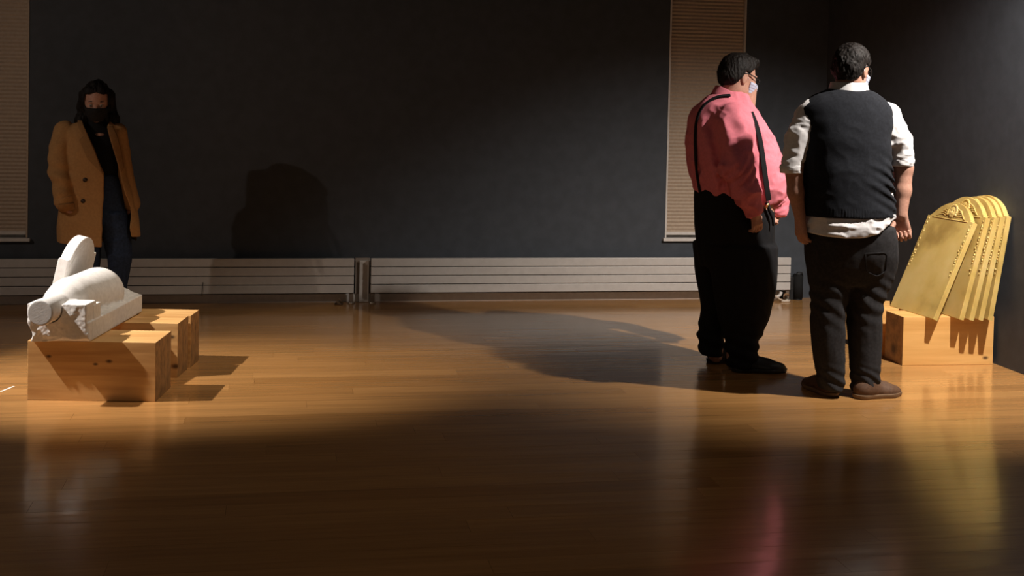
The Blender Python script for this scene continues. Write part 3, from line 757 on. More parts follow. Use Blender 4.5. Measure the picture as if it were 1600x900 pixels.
class Head:
    """f: where the face looks, c: centre of the skull, s: size factor"""
    def __init__(h, c, fwd, tilt=0.0, s=1.0, roll=0.0):
        fwd = nrm([fwd[0], fwd[1], 0]); rt = np.array([fwd[1], -fwd[0], 0.0]); up = np.array([0, 0, 1.0])
        t = math.radians(tilt); f2 = fwd * math.cos(t) - up * math.sin(t); u2 = up * math.cos(t) + fwd * math.sin(t)
        h.c = np.array(c, float); h.f, h.r, h.u, h.s = f2, rt, u2, s; h.R = np.array([f2, rt, u2])
    def p(h, f, r, u): return h.c + (h.f * f + h.r * r + h.u * u) * h.s
    def ell(h, f, r, u, rf, rr, ru): return Ell(h.p(f, r, u), (rf * h.s, rr * h.s, ru * h.s), h.R)
    def loc(h, X, Y, Z):
        d = (X - h.c[0], Y - h.c[1], Z - h.c[2])
        return tuple((d[0] * a[0] + d[1] * a[1] + d[2] * a[2]) / h.s for a in (h.f, h.r, h.u))
    def skull(h): return [(h.ell(-0.008, 0, 0.018, 0.098, 0.077, 0.092), 0.02), (h.ell(0.030, 0, -0.035, 0.064, 0.060, 0.082), 0.03), (h.ell(0.052, 0, -0.088, 0.032, 0.034, 0.028), 0.03)]
    def build(h, f, neck_to, neck_r=0.058, jowl=0.0):
        for e, k in h.skull(): f.add(e, k)
        if jowl: f.add(h.ell(0.012, 0, -0.078, 0.062, 0.066, 0.045), 0.03)
        for sx in (-1, 1):
            f.add(h.ell(0.068, sx * 0.036, -0.022, 0.020, 0.022, 0.018), 0.016)       # cheek
            f.cut(h.ell(0.098, sx * 0.031, 0.000, 0.018, 0.016, 0.011), 0.010)         # eye socket
            f.add(h.ell(0.080, sx * 0.031, -0.001, 0.0125, 0.013, 0.010), 0.004)       # lids
            f.add(h.ell(0.084, sx * 0.030, 0.018, 0.010, 0.022, 0.006), 0.008)         # brow ridge
            # ear
            f.add(h.ell(-0.006, sx * 0.080, -0.012, 0.019, 0.0075, 0.031), 0.004)
            f.add(h.ell(-0.004, sx * 0.080, -0.040, 0.009, 0.006, 0.011), 0.004)
            f.cut(h.ell(-0.002, sx * 0.090, -0.008, 0.010, 0.006, 0.017), 0.002)
        f.add(Cone(h.p(0.086, 0, 0.006), h.p(0.107, 0, -0.030), 0.007 * h.s, 0.012 * h.s), 0.010)
        for sx in (-1, 1): f.add(h.ell(0.096, sx * 0.010, -0.034, 0.010, 0.008, 0.007), 0.006)
        f.add(h.ell(0.088, 0, -0.060, 0.010, 0.022, 0.0055), 0.006); f.add(h.ell(0.086, 0, -0.069, 0.010, 0.019, 0.0065), 0.006)
        f.cut(h.ell(0.100, 0, -0.0645, 0.010, 0.020, 0.0012), 0.001)
        f.add(Cone(h.p(-0.022, 0, -0.045), neck_to, neck_r, neck_r * 1.08), 0.03)
    def eyes(h, parent):
        for sx in (-1, 1):
            bm = bmesh.new(); q = bmesh.ops.create_uvsphere(bm, u_segments=14, v_segments=10, radius=0.0118 * h.s)
            for vv in bm.verts: vv.co += Vector(h.p(0.0825, sx * 0.031, 0.0))
            e = done('eye', bm, EYEM, parent, True, True)
            bm = bmesh.new(); bmesh.ops.create_uvsphere(bm, u_segments=12, v_segments=8, radius=0.0062 * h.s)
            for vv in bm.verts: vv.co += Vector(h.p(0.0895, sx * 0.031, -0.0015))
            done('iris', bm, IRIS, e, True, True)
            tube('eyebrow', [h.p(0.088, sx * 0.014, 0.020), h.p(0.089, sx * 0.030, 0.025), h.p(0.080, sx * 0.046, 0.021)], [0.0025, 0.0035, 0.0018], HAIRM, parent, 6, wc=True)
    def mask(h, parent, m, name='face_mask', loops=True, top=-0.014, bulge=0.0, back=0.018):
        f = Field(h.c - 0.17, h.c + 0.17, 0.0032)
        for e, k in h.skull(): f.add(e, k)
        f.add(Cone(h.p(0.086, 0, 0.000), h.p(0.107, 0, -0.030), 0.007 * h.s, 0.012 * h.s), 0.02)
        f.add(h.ell(0.070, 0, -0.052, 0.040 + bulge, 0.046, 0.050), 0.03)
        for sx in (-1, 1): f.add(h.ell(0.066, sx * 0.036, -0.026, 0.022, 0.024, 0.024), 0.016)
        f.map(lambda d, X, Y, Z: d - 0.0075)
        def clip(d, X, Y, Z):
            a, b, c = h.loc(X, Y, Z)
            pl = 0.0008 * np.sin(c * 420)
            reg = np.maximum(np.maximum(c - (top - np.abs(b) * 0.12), -0.108 - c), back - a + np.maximum(0, -0.055 - c) * 0.3)
            return np.maximum(smax(d + pl, reg, 0.003), -(d + 0.014))
        f.map(clip)
        o = link(name, f.mesh(name), m, parent, True)
        if loops:
            for sx in (-1, 1):
                for pts in ([(0.040, 0.062, -0.024), (0.015, 0.076, -0.006), (-0.012, 0.084, 0.014), (-0.024, 0.083, 0.000)], [(0.028, 0.058, -0.085), (0.010, 0.070, -0.060), (-0.014, 0.083, -0.034), (-0.026, 0.083, -0.008)]):
                    tube('ear_loop', [h.p(a, sx * b, c) for a, b, c in pts], 0.0016, m if m is MASKB else ELASTIC, o, 6, wc=True)
        return o
    def hair_short(h, parent, seed=0, side=0.0):
        f = Field(h.c - 0.17, h.c + 0.17, 0.0035)
        f.add(h.ell(-0.010, 0, 0.024, 0.110, 0.089, 0.103), 0.0)
        f.add(h.ell(-0.050, 0, -0.020, 0.066, 0.074, 0.074), 0.03)
        f.add(h.ell(0.045, side * 0.02, 0.092, 0.060, 0.055, 0.030), 0.03)
        def clip(d, X, Y, Z):
            a, b, c = h.loc(X, Y, Z)
            n = (vnoise(X * 150 + seed, Y * 150, Z * 70) - 0.5) * 0.007 + (vnoise(X * 26 + seed, Y * 26, Z * 26) - 0.5) * 0.010
            d = d + n
            # hairline: front above forehead, down in front of the ear, around it, to the nape
            line = np.interp(a, [-0.14, -0.06, -0.035, -0.012, 0.018, 0.032, 0.060, 0.110], [-0.085, -0.080, -0.045, 0.022, 0.010, 0.040, 0.062, 0.066]).astype(np.float32)
            return smax(d, (line - c) + n * 0.7, 0.006)
        f.map(clip)
        return link('hair', f.mesh('hair'), HAIRM, parent, True)
    def glasses(h, parent, sides=(-1, 1)):
        g = None
        pts = []
        for sx in (-1, 1):
            c0 = np.array([0.106, sx * 0.034, -0.004])
            ring = [h.p(c0[0] - 0.006 * abs(math.cos(t)) * 0.6, c0[1] + 0.026 * math.cos(t), c0[2] + 0.019 * math.sin(t)) for t in np.linspace(0, 2 * math.pi, 22, endpoint=False)]
            if g is None: g = tube('glasses', ring, 0.0024, RIM, parent, 6, True, True)
            else: tube('rim', ring, 0.0024, RIM, g, 6, True, True)
            bm = bmesh.new(); vs = [bm.verts.new(q) for q in ring]; vb = [bm.verts.new(q - h.f * 0.0015) for q in ring]
            bm.faces.new(vs); bm.faces.new(vb[::-1])
            for i in range(len(vs)): bm.faces.new((vs[i], vs[(i + 1) % len(vs)], vb[(i + 1) % len(vs)], vb[i]))
            bmesh.ops.recalc_face_normals(bm, faces=bm.faces)
            done('lens', bm, GLASS, g, False, True)
            tube('temple', [h.p(0.100, sx * 0.060, 0.004), h.p(0.060, sx * 0.078, 0.008), h.p(0.000, sx * 0.086, 0.012), h.p(-0.030, sx * 0.087, 0.000)], 0.0032, RIM, g, 6, wc=True)
        tube('bridge', [h.p(0.106, -0.010, 0.002), h.p(0.110, 0, 0.005), h.p(0.106, 0.010, 0.002)], 0.002, RIM, g, 6, wc=True)

def add_hand(f, wrist, down, palm_n, side, s=1.0, curl=0.35, tcurl=0.3, spread=0.10):
    """down: wrist to knuckles; palm_n: where the palm faces; side=+1: thumb lies towards cross(down, palm_n)"""
    d = nrm(down); n = np.array(palm_n, float); n = nrm(n - d * (n @ d)); t = np.cross(d, n) * side
    w = np.array(wrist, float)
    L = 0.088 * s
    for k in (-1.5, -0.5, 0.5, 1.5):
        a = w + t * (k * 0.010 * s); b = w + d * L + t * (k * 0.0205 * s)
        f.add(Cone(a, b, 0.0155 * s, 0.0125 * s), 0.012)
    f.add(Cone(w + d * 0.03 * s + t * 0.022 * s + n * 0.006 * s, w + d * 0.055 * s + t * 0.030 * s + n * 0.010 * s, 0.016 * s, 0.013 * s), 0.012)
    lens = {1.5: (0.040, 0.026, 0.020), 0.5: (0.045, 0.030, 0.021), -0.5: (0.042, 0.028, 0.020), -1.5: (0.033, 0.021, 0.018)}
    for k, ls in lens.items():
        p = w + d * L + t * (k * 0.0205 * s); ang = 0.25 + curl * 0.5; dirv = d
        out = t * (k * spread * 0.35)
        r = 0.0105 * s
        for j, l in enumerate(ls):
            ang_ = ang if j == 0 else ang + curl * (1.0 + 0.9 * j) + (0.06 * (1.5 - k))
            dv = nrm((d + out) * math.cos(ang_) + n * math.sin(ang_)); q = p + dv * l * s
            f.add(Cone(p, q, r, r * 0.90), 0.002 if j else 0.004); p = q; r *= 0.90
    p = w + d * 0.028 * s + t * 0.030 * s + n * 0.008 * s
    dv = nrm(d * 0.75 + t * 0.55 + n * (0.25 + tcurl)); q = p + dv * 0.042 * s
    f.add(Cone(p, q, 0.0135 * s, 0.0115 * s), 0.006)
    dv = nrm(d * 0.95 + t * (0.2 - tcurl * 0.5) + n * (0.2 + tcurl)); q2 = q + dv * 0.030 * s
    f.add(Cone(q, q2, 0.0115 * s, 0.0095 * s), 0.002)

def rows_loft(rows, Y0, **kw):
    """rows: (photo y, x left, x right, half depth, depth offset) on the plane at depth Y0"""
    out = []
    for (y, xl, xr, ry, dy) in rows:
        a, b = P(xl, y, Y0), P(xr, y, Y0); c = (a + b) / 2
        out.append((c[2], c[0], Y0 + dy, (b[0] - a[0]) / 2, ry))
    return Loft(out, **kw)

def shoe(name, heel, dirv, L, W, H, m, parent, sole=None, ankle=True):
    dirv = nrm([dirv[0], dirv[1], 0]); r = np.array([dirv[1], -dirv[0], 0]); heel = np.array(heel, float); up = np.array([0, 0, 1.0])
    q = lambda a, b, c: heel + dirv * a * L + r * b * W + up * c
    h0 = 0.020 if sole is not None else 0.0
    sh = [Cone(q(0.16, 0, 0.040), q(0.30, 0, 0.050), 0.40 * W, 0.40 * W), Cone(q(0.30, 0, 0.040), q(0.68, 0.02, 0.028), 0.40 * W, 0.44 * W, (up, 0.75)), Cone(q(0.66, 0.03, 0.025), q(0.84, 0.0, 0.022), 0.46 * W, 0.38 * W, (up, 0.72)), Cone(q(0.20, 0, 0.05), q(0.24, 0, H), 0.38 * W, 0.36 * W), Cone(q(0.28, 0, H * 0.75), q(0.62, 0, 0.045), 0.30 * W, 0.28 * W)]
    def post(d, X, Y, Z): return smax(d, (h0 if h0 else 0.001) - Z, 0.003)
    o = sdf_obj(name, sh, m, parent, 0.004, 0.02, post)
    if sole is not None:
        def outline(d, X, Y, Z): return smax(smax(d, Z - 0.024, 0.002), 0.0005 - Z, 0.002)
        ss = [Cone(q(0.15, 0, 0.02), q(0.45, 0.0, 0.02), 0.43 * W, 0.40 * W), Cone(q(0.45, 0.0, 0.02), q(0.68, 0.03, 0.02), 0.42 * W, 0.50 * W), Cone(q(0.68, 0.03, 0.02), q(0.86, 0.0, 0.02), 0.50 * W, 0.38 * W)]
        sdf_obj('shoe_sole', ss, sole, o, 0.004, 0.02, outline)
    return o

def folds(amp, sx, sz, seed=0.0, warp=0.5):
    """soft cloth wrinkles: stretched noise with ridges"""
    def post(d, X, Y, Z):
        n = vnoise(X * sx + seed, Y * sx + seed * 0.7, Z * sz + seed * 1.3)
        m = vnoise(X * sx * 2.1 + 9 + seed, Y * sx * 2.1, Z * sz * 1.8 + X * 6)
        return d + amp * (np.abs(n - 0.5) * 2 - 0.45) + amp * 0.4 * (np.abs(m - 0.5) * 2 - 0.45)
    return post

def clip_rows(lo_pts=None, hi_pts=None, Y0=6.0):
    """keep only what is above the hem line lo_pts and below hi_pts (photo points)"""
    def conv(pts):
        q = [P(x, y, Y0) for x, y in pts]; q.sort(key=lambda a: a[0]); return [a[0] for a in q], [a[2] for a in q]
    L = conv(lo_pts) if lo_pts else None; Hh = conv(hi_pts) if hi_pts else None
    def post(d, X, Y, Z):
        if L: d = smax(d, np.interp(X, *L).astype(np.float32) - Z, 0.006)
        if Hh: d = smax(d, Z - np.interp(X, *Hh).astype(np.float32), 0.006)
        return d
    return post
def chain(*fs):
    def post(d, X, Y, Z):
        for g in fs: d = g(d, X, Y, Z)
        return d
    return post

def sval(sh, p): 
    a = [np.full((1, 1, 1), c, np.float32) for c in p]; return float(sh(*a)[0, 0, 0])
def ribbon(name, surf, pts, width, Y0, m, parent, off=0.004, thick=0.003, n=40, near=0.45):
    """a flat band lying on `surf`, following photo points pts"""
    t = np.linspace(0, len(pts) - 1, n); xs = np.interp(t, range(len(pts)), [a for a, b_ in pts]); ys = np.interp(t, range(len(pts)), [b_ for a, b_ in pts])
    for _ in range(2): xs[1:-1] = (xs[:-2] + 2 * xs[1:-1] + xs[2:]) / 4; ys[1:-1] = (ys[:-2] + 2 * ys[1:-1] + ys[2:]) / 4
    C_, N_ = [], []
    for x, y in zip(xs, ys):
        best = None
        yy = Y0 - near
        for _ in range(70):
            c = P(x, y, yy); d = sval(surf, c)
            if d < 0.0015: break
            yy += max(d * 0.6, 0.0015)
            if yy > Y0 + 0.1: c = P(x, y, Y0); break
        e = 0.006
        g = np.array([sval(surf, c + [e, 0, 0]) - sval(surf, c - [e, 0, 0]), sval(surf, c + [0, e, 0]) - sval(surf, c - [0, e, 0]), sval(surf, c + [0, 0, e]) - sval(surf, c - [0, 0, e])])
        C_.append(c); N_.append(nrm(g))
    C_ = np.array(C_); N_ = np.array(N_)
    for _ in range(4):
        N_[1:-1] = (N_[:-2] + N_[1:-1] + N_[2:]) / 3; C_[1:-1] = (C_[:-2] + 2 * C_[1:-1] + C_[2:]) / 4
    bm = bmesh.new(); rings = []
    for i in range(n):
        T = nrm(C_[min(i + 1, n - 1)] - C_[max(i - 1, 0)]); nn = nrm(N_[i]); s_ = nrm(np.cross(T, nn))
        a = C_[i] + nn * off
        rings.append([bm.verts.new(a + s_ * sx * width / 2 + nn * k) for sx, k in ((-1, -thick), (1, -thick), (1, thick), (-1, thick))])
    for A_, B_ in zip(rings[:-1], rings[1:]):
        for k in range(4): bm.faces.new((A_[k], A_[(k + 1) % 4], B_[(k + 1) % 4], B_[k]))
    bm.faces.new(rings[0][::-1]); bm.faces.new(rings[-1]); bmesh.ops.recalc_face_normals(bm, faces=bm.faces)
    return done(name, bm, m, parent, False, True)

def strap(name, torso, pts, width, Y0, m, parent, off=0.010, ymax=None, sgn=-1, yc=None, thick=0.006):
    """a band lying on the surface of `torso` along photo points pts"""
    q = [P(x, y, Y0) for x, y in pts]; pl = [(a[0], a[2]) for a in q]
    xs = [a[0] for a in pl]; zs = [a[1] for a in pl]
    f = Field((min(xs) - width, torso.lo[1] - 0.03, min(zs) - width), (max(xs) + width, yc if yc is not None else Y0 + 0.05, max(zs) + width), 0.004)
    def fn(d, X, Y, Z):
        t = torso(X, Y, Z)
        return np.maximum(np.maximum(t - off, -(t - off + thick + 0.004)), poly_dist(X, Z, pl) - width / 2)
    f.map(fn)
    return link(name, f.mesh(name), m, parent, True)

# ------------------------------------------------ man in the dark vest, seen from behind
def vest_man():
    Y0 = 6.15
    root = person((P(1325, 620, Y0)[0], Y0, 0), 'person in a charcoal vest over a white shirt and grey trousers, seen from behind')
    p = lambda x, y, dy=0.0: P(x, y, Y0 + dy)
    hd = Head(p(1331, 107, 0.0), (0.80, 0.60), 14, 1.02)
    torso = Group([rows_loft([(140, 1293, 1358, 0.085, 0.0), (147, 1278, 1370, 0.105, 0.0), (158, 1260, 1385, 0.125, 0.0), (172, 1249, 1391, 0.140, 0.0), (190, 1246, 1392, 0.150, 0.0), (215, 1247, 1388, 0.16, 0.0), (250, 1249, 1388, 0.165, 0.0), (300, 1254, 1391, 0.175, 0.0), (335, 1257, 1394, 0.18, 0.0), (350, 1258, 1394, 0.18, 0.0), (380, 1259, 1397, 0.17, 0.0)], Y0)], 0.01)
    # body: one continuous surface
    f = Field(p(1205, 650) - [0.0, 0.35, 0.05], p(1440, 60) + [0.0, 0.45, 0.02], 0.0042)
    f.add(rows_loft([(146, 1290, 1360, 0.08, 0.0), (165, 1265, 1378, 0.10, 0.0), (200, 1255, 1382, 0.12, 0.0), (300, 1266, 1382, 0.13, 0.0), (360, 1275, 1383, 0.12, 0.0), (410, 1282, 1376, 0.08, 0.0)], Y0), 0.02)
    hd.build(f, p(1328, 152), 0.062, 0.4)
    for q in ([(1297, 400), (1296, 470), (1297, 540), (1300, 600)], [(1358, 400), (1352, 470), (1350, 540), (1350, 600)]):
        for (a, b, ra, rb) in zip(q[:-1], q[1:], (0.066, 0.050, 0.042), (0.050, 0.042, 0.034)): f.add(Cone(p(*a), p(*b), ra, rb), 0.01)
    la = [p(1262, 178), p(1240, 262, -0.02), p(1250, 338, -0.01)]
    ra = [p(1388, 178), p(1411, 262, -0.01), p(1408, 336, -0.04)]
    f.add(Cone(la[0], la[1], 0.052, 0.044), 0.02); f.add(Cone(la[1], p(1243, 300, -0.015), 0.046, 0.041), 0.02); f.add(Cone(p(1243, 300, -0.015), la[2], 0.041, 0.029), 0.02)
    f.add(Cone(ra[0], ra[1], 0.056, 0.050), 0.02); f.add(Cone(ra[1], p(1410, 298, -0.02), 0.050, 0.044), 0.02); f.add(Cone(p(1410, 298, -0.02), ra[2], 0.044, 0.030), 0.02)
    add_hand(f, la[2], p(1252, 372) - p(1250, 338), (1, 0.25, 0), -1, 1.02, 0.30, 0.2)
    add_hand(f, ra[2], p(1412, 372, -0.02) - p(1408, 336, -0.02), (-0.45, -0.75, 0), 1, 1.02, 0.85, 0.5)
    link('body', f.mesh('body'), SKIN, root, True)
    hd.hair_short(root, 3.0); hd.glasses(root); hd.mask(root, MASKW, back=0.040); hd.eyes(root)
    # shirt: torso, sleeves rolled to the elbow, tail below the vest, collar
    sleeves = [Cone(p(1264, 180), p(1248, 215, -0.01), 0.066, 0.060), Cone(p(1248, 215, -0.01), p(1237, 262, -0.02), 0.060, 0.055),
               Cone(p(1386, 180), p(1403, 218, -0.01), 0.066, 0.062), Cone(p(1403, 218, -0.01), p(1409, 250, -0.01), 0.062, 0.060)]
    def sleeve_clip(d, X, Y, Z):
        zl, zr = P(1237, 268, Y0)[2], P(1409, 258, Y0)[2]; xm = P(1325, 260, Y0)[0]; xa, xb = P(1256, 300, Y0)[0], P(1390, 300, Y0)[0]
        lim = np.where(X < xm, zl + (X - xa) * 0.0, zr)
        arm = (X < xa - 0.002) | (X > xb + 0.004)
        return np.where(arm, smax(d, (lim - Z), 0.004), d)
    hem = clip_rows([(1240, 340), (1258, 354), (1272, 366), (1295, 371), (1322, 373), (1350, 372), (1372, 366), (1390, 354), (1405, 345)], None, Y0 - 0.17)
    def fitted(d, X, Y, Z): return d
    sdf_obj('shirt', [Group([rows_loft([(150, 1278, 1362, 0.085, 0.0), (165, 1258, 1382, 0.11, 0.0), (185, 1252, 1386, 0.130, 0.0), (250, 1255, 1382, 0.150, 0.0), (330, 1260, 1391, 0.170, 0.0), (350, 1258, 1394, 0.180, 0.0), (380, 1257, 1395, 0.182, 0.0)], Y0)], 0.01)] + sleeves, WSHIRT, root, 0.005, 0.03, chain(folds(0.012, 14, 22, 2.0), sleeve_clip, hem))
    # rolled cuffs
    for c, r_, yaw_ in ((p(1236.5, 264, -0.02), 0.056, 0.0), (p(1408.5, 253, -0.01), 0.062, 0.0)):
        o = sdf_obj('rolled_cuff', [Cone(c + [0, 0, -0.010], c + [0, 0, 0.014], r_ + 0.001, r_ + 0.003)], WSHIRT, root, 0.004, 0.01, lambda d, X, Y, Z, c=c, r_=r_: smax(smax(d + 0.004 * (vnoise(X * 40, Y * 40, Z * 90) - 0.5) * 2, c[2] - 0.022 - Z, 0.004), np.maximum(Z - c[2] - 0.022, (r_ - 0.014) - np.sqrt((X - c[0]) ** 2 + (Y - c[1]) ** 2)), 0.004))
    cl = Head(p(1326, 143), (0.1, 1), 0)
    def collar(d, X, Y, Z):
        c = p(1326, 145); zt = p(1326, 129.5)[2] + (X - c[0]) * -0.02; rr = np.sqrt(((X - c[0]) / 1.14) ** 2 + (Y - c[1]) ** 2)
        slope = 0.078 + np.clip(zt - Z, 0, 0.1) * 0.25
        return np.maximum(np.maximum(rr - slope - 0.004, slope - 0.004 - rr), np.maximum(Z - zt, zt - 0.055 - Z)).astype(np.float32) - 0.0015
    fc = Field(p(1326, 165) - [0.12, 0.12, 0], p(1326, 128) + [0.12, 0.12, 0], 0.0035); fc.map(collar); link('collar', fc.mesh('collar'), WSHIRT, root, True)
    # knitted vest
    arm_cut = [Cone(p(1246, 178, 0.0), p(1229, 235, 0.0), 0.050, 0.055), Cone(p(1400, 172, 0.0), p(1419, 235, 0.0), 0.050, 0.062)]
    def vpost(d, X, Y, Z):
        c = p(1326, 140); top = np.sqrt(((X - c[0]) / 1.1) ** 2 + (Y - c[1]) ** 2)
        zb = P(1325, 342, Y0 - 0.17)[2]
        rib = 0.0012 * np.sin(np.arctan2(Y - Y0, X - c[0]) * 150) * (Z < zb + 0.05)
        d = smax(d + rib, zb - Z, 0.006)
        return np.maximum(d, np.where(Z > c[2] - 0.02, 0.072 - top, -1))
    def vfold(d, X, Y, Z):
        xr, zc = P(1385, 290, Y0)[0], P(1385, 290, Y0)[2]
        wr = 0.006 * np.sin((Z - zc) * 120 + (X - xr) * 60) * np.exp(-((X - xr) / 0.13) ** 2 - ((Z - zc) / 0.13) ** 2)
        return d + wr
    sdf_obj('knitted_vest', [torso], VEST, root, 0.005, 0.02, chain(folds(0.007, 9, 10, 5.0), vfold, vpost), arm_cut)
    # trousers
    L = rows_loft([(372, 1262, 1332, 0.12, 0.0), (400, 1263, 1331, 0.115, 0.0), (440, 1267, 1327, 0.10, 0.0), (470, 1269, 1321, 0.090, 0.0), (500, 1268, 1318, 0.085, 0.0), (540, 1271, 1317, 0.082, 0.0), (580, 1277, 1317, 0.078, 0.0), (608, 1280, 1317, 0.075, 0.0)], Y0)
    R = rows_loft([(372, 1320, 1397, 0.12, 0.0), (400, 1321, 1399, 0.115, 0.0), (440, 1323, 1391, 0.10, 0.0), (470, 1325, 1378, 0.090, 0.0), (500, 1326, 1375, 0.085, 0.0), (540, 1328, 1374, 0.082, 0.0), (580, 1330, 1371, 0.078, -0.01), (612, 1331, 1368, 0.075, -0.015)], Y0)
    W = rows_loft([(352, 1262, 1393, 0.165, 0.0), (370, 1262, 1397, 0.165, 0.0), (400, 1263, 1399, 0.150, 0.0), (425, 1266, 1394, 0.125, 0.0), (443, 1270, 1390, 0.10, 0.0)], Y0)
    def tro(d, X, Y, Z):
        zk = P(1330, 470, Y0)[2]; wr = 0.0035 * np.sin(Z * 85 + X * 55 + 9 * vnoise(X * 7, Y * 7, Z * 7)) * np.exp(-((Z - zk) / 0.11) ** 2)
        za = P(1330, 605, Y0)[2]; wr = wr + 0.004 * np.sin(Z * 120 + X * 60 + 7 * vnoise(X * 9, Y * 9, Z * 9)) * np.exp(-((Z - za - 0.03) / 0.07) ** 2)
        return d + wr
    tr = sdf_obj('trousers', [L, R, W], GREYJ, root, 0.005, 0.015, chain(folds(0.007, 11, 6, 8.0), tro))
    # back pocket outline
    pk = [(1352, 396), (1354, 425), (1370, 432), (1384, 424), (1386, 394)]
    ribbon('pocket_seam', Group([L, R, W], 0.015), pk + [pk[0]], 0.006, Y0, GREYJ, tr, 0.003, 0.002, 60)
    shoe('shoe', p(1297, 617, 0.02) * [1, 1, 0] + [0, -0.045, 0], (-0.12, 1), 0.285, 0.115, 0.085, BROWNL, root, SOLE)
    shoe('shoe', p(1343, 622, -0.02) * [1, 1, 0] + [-0.045, -0.045, 0], (0.93, 0.22), 0.285, 0.118, 0.085, BROWNL, root, SOLE)

# ------------------------------------------------ man in the pink shirt, facing right
def pink_man():
    Y0 = 6.90
    root = person((P(1150, 572, Y0)[0], Y0, 0), 'person in a pink shirt with black suspenders and trousers looking right')
    p = lambda x, y, dy=0.0: P(x, y, Y0 + dy)
    hd = Head(p(1154, 118), (1.0, 0.22), 16, 1.03)
    trows = [(144, 1118, 1166, 0.085, 0.0), (155, 1102, 1170, 0.13, 0.0), (168, 1088, 1178, 0.17, 0.0), (185, 1080, 1187, 0.20, 0.0), (205, 1077, 1200, 0.215, 0.0), (230, 1076, 1211, 0.225, 0.0), (255, 1079, 1219, 0.235, 0.0), (280, 1084, 1224, 0.235, 0.0), (297, 1089, 1225, 0.225, 0.0), (312, 1095, 1222, 0.20, 0.0), (322, 1110, 1215, 0.17, 0.0)]
    torso = rows_loft(trows, Y0, e=2.3, cap=0.03)
    f = Field(p(1060, 600) - [0.0, 0.42, 0.06], p(1245, 70) + [0.0, 0.42, 0.02], 0.0042)
    f.add(rows_loft([(158, 1116, 1160, 0.09, 0.0), (178, 1100, 1172, 0.13, 0.0), (230, 1092, 1195, 0.18, 0.0), (300, 1098, 1212, 0.20, 0.0), (400, 1105, 1190, 0.16, 0.0), (420, 1110, 1180, 0.14, 0.0)], Y0), 0.02)
    hd.build(f, p(1143, 158, 0.0), 0.066, 0.5)
    f.add(Cone(p(1172, 140), p(1166, 168), 0.038, 0.050), 0.03)
    for q, dy in (([(1125, 390), (1122, 470), (1118, 556)], 0.10), ([(1158, 390), (1152, 480), (1146, 560)], -0.10)):
        for (a, b, r1, r2) in zip(q[:-1], q[1:], (0.085, 0.058), (0.058, 0.040)): f.add(Cone(p(*a, dy), p(*b, dy), r1, r2), 0.03)
    A = [p(1148, 193, -0.20), p(1151, 260, -0.27), p(1166, 302, -0.27), p(1179, 334, -0.24)]
    f.add(Cone(A[0], A[1], 0.06, 0.052), 0.02); f.add(Cone(A[1], A[2], 0.050, 0.044), 0.02); f.add(Cone(A[2], A[3], 0.042, 0.032), 0.02)
    add_hand(f, A[3] + [0, 0, 0.015], p(1181, 352) - p(1177, 332), (-0.25, 0.95, 0), 1, 0.86, 0.35, 0.2, 0.2)
    B = [p(1172, 196, 0.20), p(1200, 262, 0.25), p(1218, 325, 0.16), p(1204, 345, 0.12)]
    f.add(Cone(B[0], B[1], 0.05, 0.045), 0.02); f.add(Cone(B[1], B[2], 0.044, 0.032), 0.02)
    add_hand(f, B[2], B[3] - B[2], (-0.2, -1, 0), 1, 0.9, 0.3)
    link('body', f.mesh('body'), SKIN, root, True)
    hd.hair_short(root, 11.0); hd.glasses(root); hd.mask(root, MASKW, bulge=0.012, back=0.044); hd.eyes(root)
    # shirt
    near = [Cone(p(1146, 186, -0.17), p(1147, 205, -0.21), 0.095, 0.098), Cone(p(1147, 205, -0.21), p(1151, 258, -0.27), 0.098, 0.084), Cone(p(1151, 258, -0.27), p(1165, 300, -0.27), 0.084, 0.074), Cone(p(1165, 300, -0.27), p(1177, 326, -0.25), 0.074, 0.052)]
    far = [Cone(p(1165, 190, 0.17), p(1184, 225, 0.22), 0.085, 0.085), Cone(p(1184, 225, 0.22), p(1202, 268, 0.24), 0.082, 0.070), Cone(p(1202, 268, 0.24), p(1215, 310, 0.17), 0.062, 0.058), Cone(p(1215, 310, 0.17), p(1217, 326, 0.15), 0.058, 0.056)]
    def wr(d, X, Y, Z):
        c = p(1155, 270, -0.27); r2 = ((X - c[0]) ** 2 + (Z - c[2]) ** 2) / 0.10 ** 2
        d = d + 0.007 * np.sin((Z - c[2]) * 80 - (X - c[0]) * 110) * np.exp(-r2) * (Y < Y0 - 0.12)
        c2 = p(1216, 326); r2 = ((X - c2[0]) ** 2 + (Z - c2[2]) ** 2) / 0.06 ** 2
        d = d + 0.006 * np.sin((Z - c2[2]) * 190 - (X - c2[0]) * 70) * np.exp(-r2)
        c3 = p(1100, 245); r2 = ((X - c3[0]) / 0.10) ** 2 + ((Z - c3[2]) / 0.22) ** 2
        return d + 0.010 * np.sin((X - c3[0]) * 75 + (Z - c3[2]) * 18) * np.exp(-r2) * (Y < Y0)
    shirt_all = [torso] + near + far
    def hand_clear(d, X, Y, Z):
        # open cuff at the near wrist
        ax = nrm(p(1181, 352) - p(1165, 300)); c = p(1179, 334, -0.24)
        t = (X - c[0]) * ax[0] + (Z - c[2]) * ax[2]
        return np.where((Y < Y0 - 0.14) & (X > p(1150, 300)[0]), smax(d, t - 0.004, 0.004), d)
    hem = clip_rows([(1060, 302), (1085, 303), (1110, 307), (1145, 310), (1150, 345), (1240, 350)], None, Y0 - 0.2)
    sh = sdf_obj('shirt', shirt_all, PINK, root, 0.005, 0.035, chain(folds(0.013, 11, 13, 4.0), wr, hand_clear, hem))
    cax = nrm(p(1181, 352) - p(1165, 300)); cc = p(1176, 329, -0.245)
    sdf_obj('cuff', [Cone(cc - cax * 0.030, cc + cax * 0.020, 0.050, 0.047)], PINK, sh, 0.004, 0.01, lambda d, X, Y, Z: smax(d, (X - cc[0]) * cax[0] + (Z - cc[2]) * cax[2] - 0.030, 0.003))
